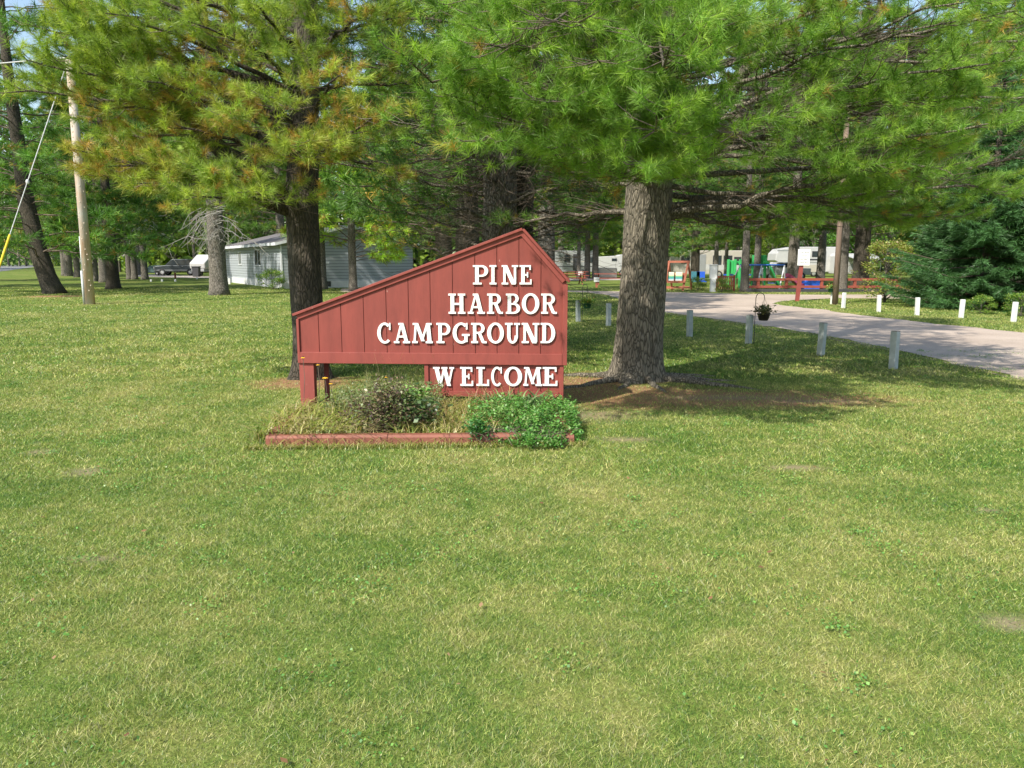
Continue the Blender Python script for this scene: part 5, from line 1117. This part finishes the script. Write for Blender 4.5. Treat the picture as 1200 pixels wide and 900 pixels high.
# second glider frame, red panel, white pillar
c_ = gnd(835, 342); wp = thing('white_pillar', 'white square pillar with a cap right of the timber glider', 'pillar', c_); h1 = at(835, 311, c_.y).z
MB().box(-.13, .13, -.13, .13, -.05, h1 * .5).build('base', M_BOLW, wp, bevel=.01); MB().box(-.19, .19, -.1, .1, h1 * .5, h1).build('sign_box', M_WHITE, wp, bevel=.01); MB().box(-.21, .21, -.13, .13, h1, h1 + .05).build('cap', M_BOLW, wp, bevel=.01)
c_ = gnd(849, 341); rp = thing('lattice_panel', 'low red wooden lattice panel left of the playground', 'fence panel', c_); w2 = .5; h1 = at(849, 323.5, c_.y).z
m_ = MB(); 
for i in range(9): m_.box(-w2 + i * w2 * 2 / 8.5, -w2 + i * w2 * 2 / 8.5 + .07, -.02, .0, .08, h1 - .06)
m_.build('slats', M_WOOD, rp); MB().box(-w2, w2, -.03, .03, h1 - .06, h1).build('top_rail', M_WOOD, rp); MB().box(-w2, w2, .003, .03, h1 * .3, h1 * .3 + .08).build('cross_rail', M_WOOD, rp)
for u in (-w2, w2): MB().box(u - .05, u + .05, -.05, .05, 0, h1 + .06).build('post', M_WOOD, rp)
def picnic(x, y, L, lab, rz=0, top=M_WOOD):
    c = gnd(x, y); c.y += .5; s = thing('picnic_table', lab, 'picnic table', c, rz, 'picnic tables beyond the road')
    m = MB(); 
    for k in range(4): m.box(-L / 2, L / 2, -.36 + k * .19, -.36 + k * .19 + .17, .72, .76)
    m.build('tabletop', top, s)
    for yy in (-.82, .58): MB().box(-L / 2, L / 2, yy, yy + .26, .43, .47).build('bench_seat', top, s)
    for u in (-L / 2 + .3, L / 2 - .3):
        for sg in (-1, 1): MB().tube([(u, -.1 * sg, .71), (u, .65 * sg, 0)], .045, 4).build('leg', top, s)
        MB().box(u - .02, u + .02, -.8, .8, .37, .43).build('cross_brace', top, s)
picnic(672, 333.5, 1.7, 'dark red picnic table by the right edge of the sign', R(6)); picnic(716, 334, 2.2, 'red picnic table left of the thick pine trunk', R(-4)); picnic(675, 329.5, 2.0, 'picnic table in front of the grey trailer steps', R(3))
def littlepost(x, y, ytop, lab, basem, k=.1):
    c = gnd(x, y); s = thing('utility_pedestal', lab, 'hookup post', c, 0, 'camp site hookup posts'); h = at(x, ytop, c.y).z
    MB().box(-k * .7, k * .7, -k * .5, k * .5, 0, h * .55).build('post', basem, s); MB().box(-k * 1.6, k * 1.6, -k, k, h * .55, h).build('box', M_BOLW, s, bevel=.01)
littlepost(679.7, 329, 317.7, 'white topped hookup post in front of the dark pine', M_BOLW); littlepost(699, 337, 325, 'white topped pink hookup post left of the red picnic table', M_WOOD2)
# chairs-like blue seats near the glider
for i, (x, lab) in enumerate(((817, 'left blue folding chair beside the timber glider'), (823, 'right blue folding chair beside the timber glider'))):
    c = Vector((at(x, 300, 45).x, 45, 0)); s = thing('camp_chair', lab, 'chair', c, 0, 'blue chairs by the glider')
    m_b = M_BLP if i else plain('teal_fabric', (.05, .2, .25), .8)
    MB().box(-.25, .25, -.25, .2, .4, .45).build('seat', m_b, s, bevel=.01); MB().box(-.25, .25, .2, .25, .45, 1.0).build('backrest', m_b, s, bevel=.01)
    for a in (-.23, .23):
        for bb in (-.23, .22): MB().tube([(a, bb, 0), (a, bb, .4)], .015, 5).build('leg', M_DK, s)
for i, (x, Y) in enumerate(((918, 66),)):
    c = Vector((at(x, 300, Y).x, Y, 0)); s = thing('parked_car', 'white pickup under the nose of the fifth wheel trailer', 'car', c, R(0))
    MB().prism([(-1.9, .45), (2.1, .45), (2.1, 1.0), (.6, 1.02), (.3, 1.5), (-.8, 1.52), (-1.2, 1.05), (-1.9, .95)], -.85, .85).build('body', M_RV, s, bevel=.05)
    MB().prism([(-1.05, 1.08), (.28, 1.08), (.18, 1.42), (-.75, 1.42)], -.865, -.852).build('side_window', M_GLASS, s)
    for x_ in (-1.2, 1.3):
        for yy in (-.8, .8): wheel(x_, yy, .34, s)
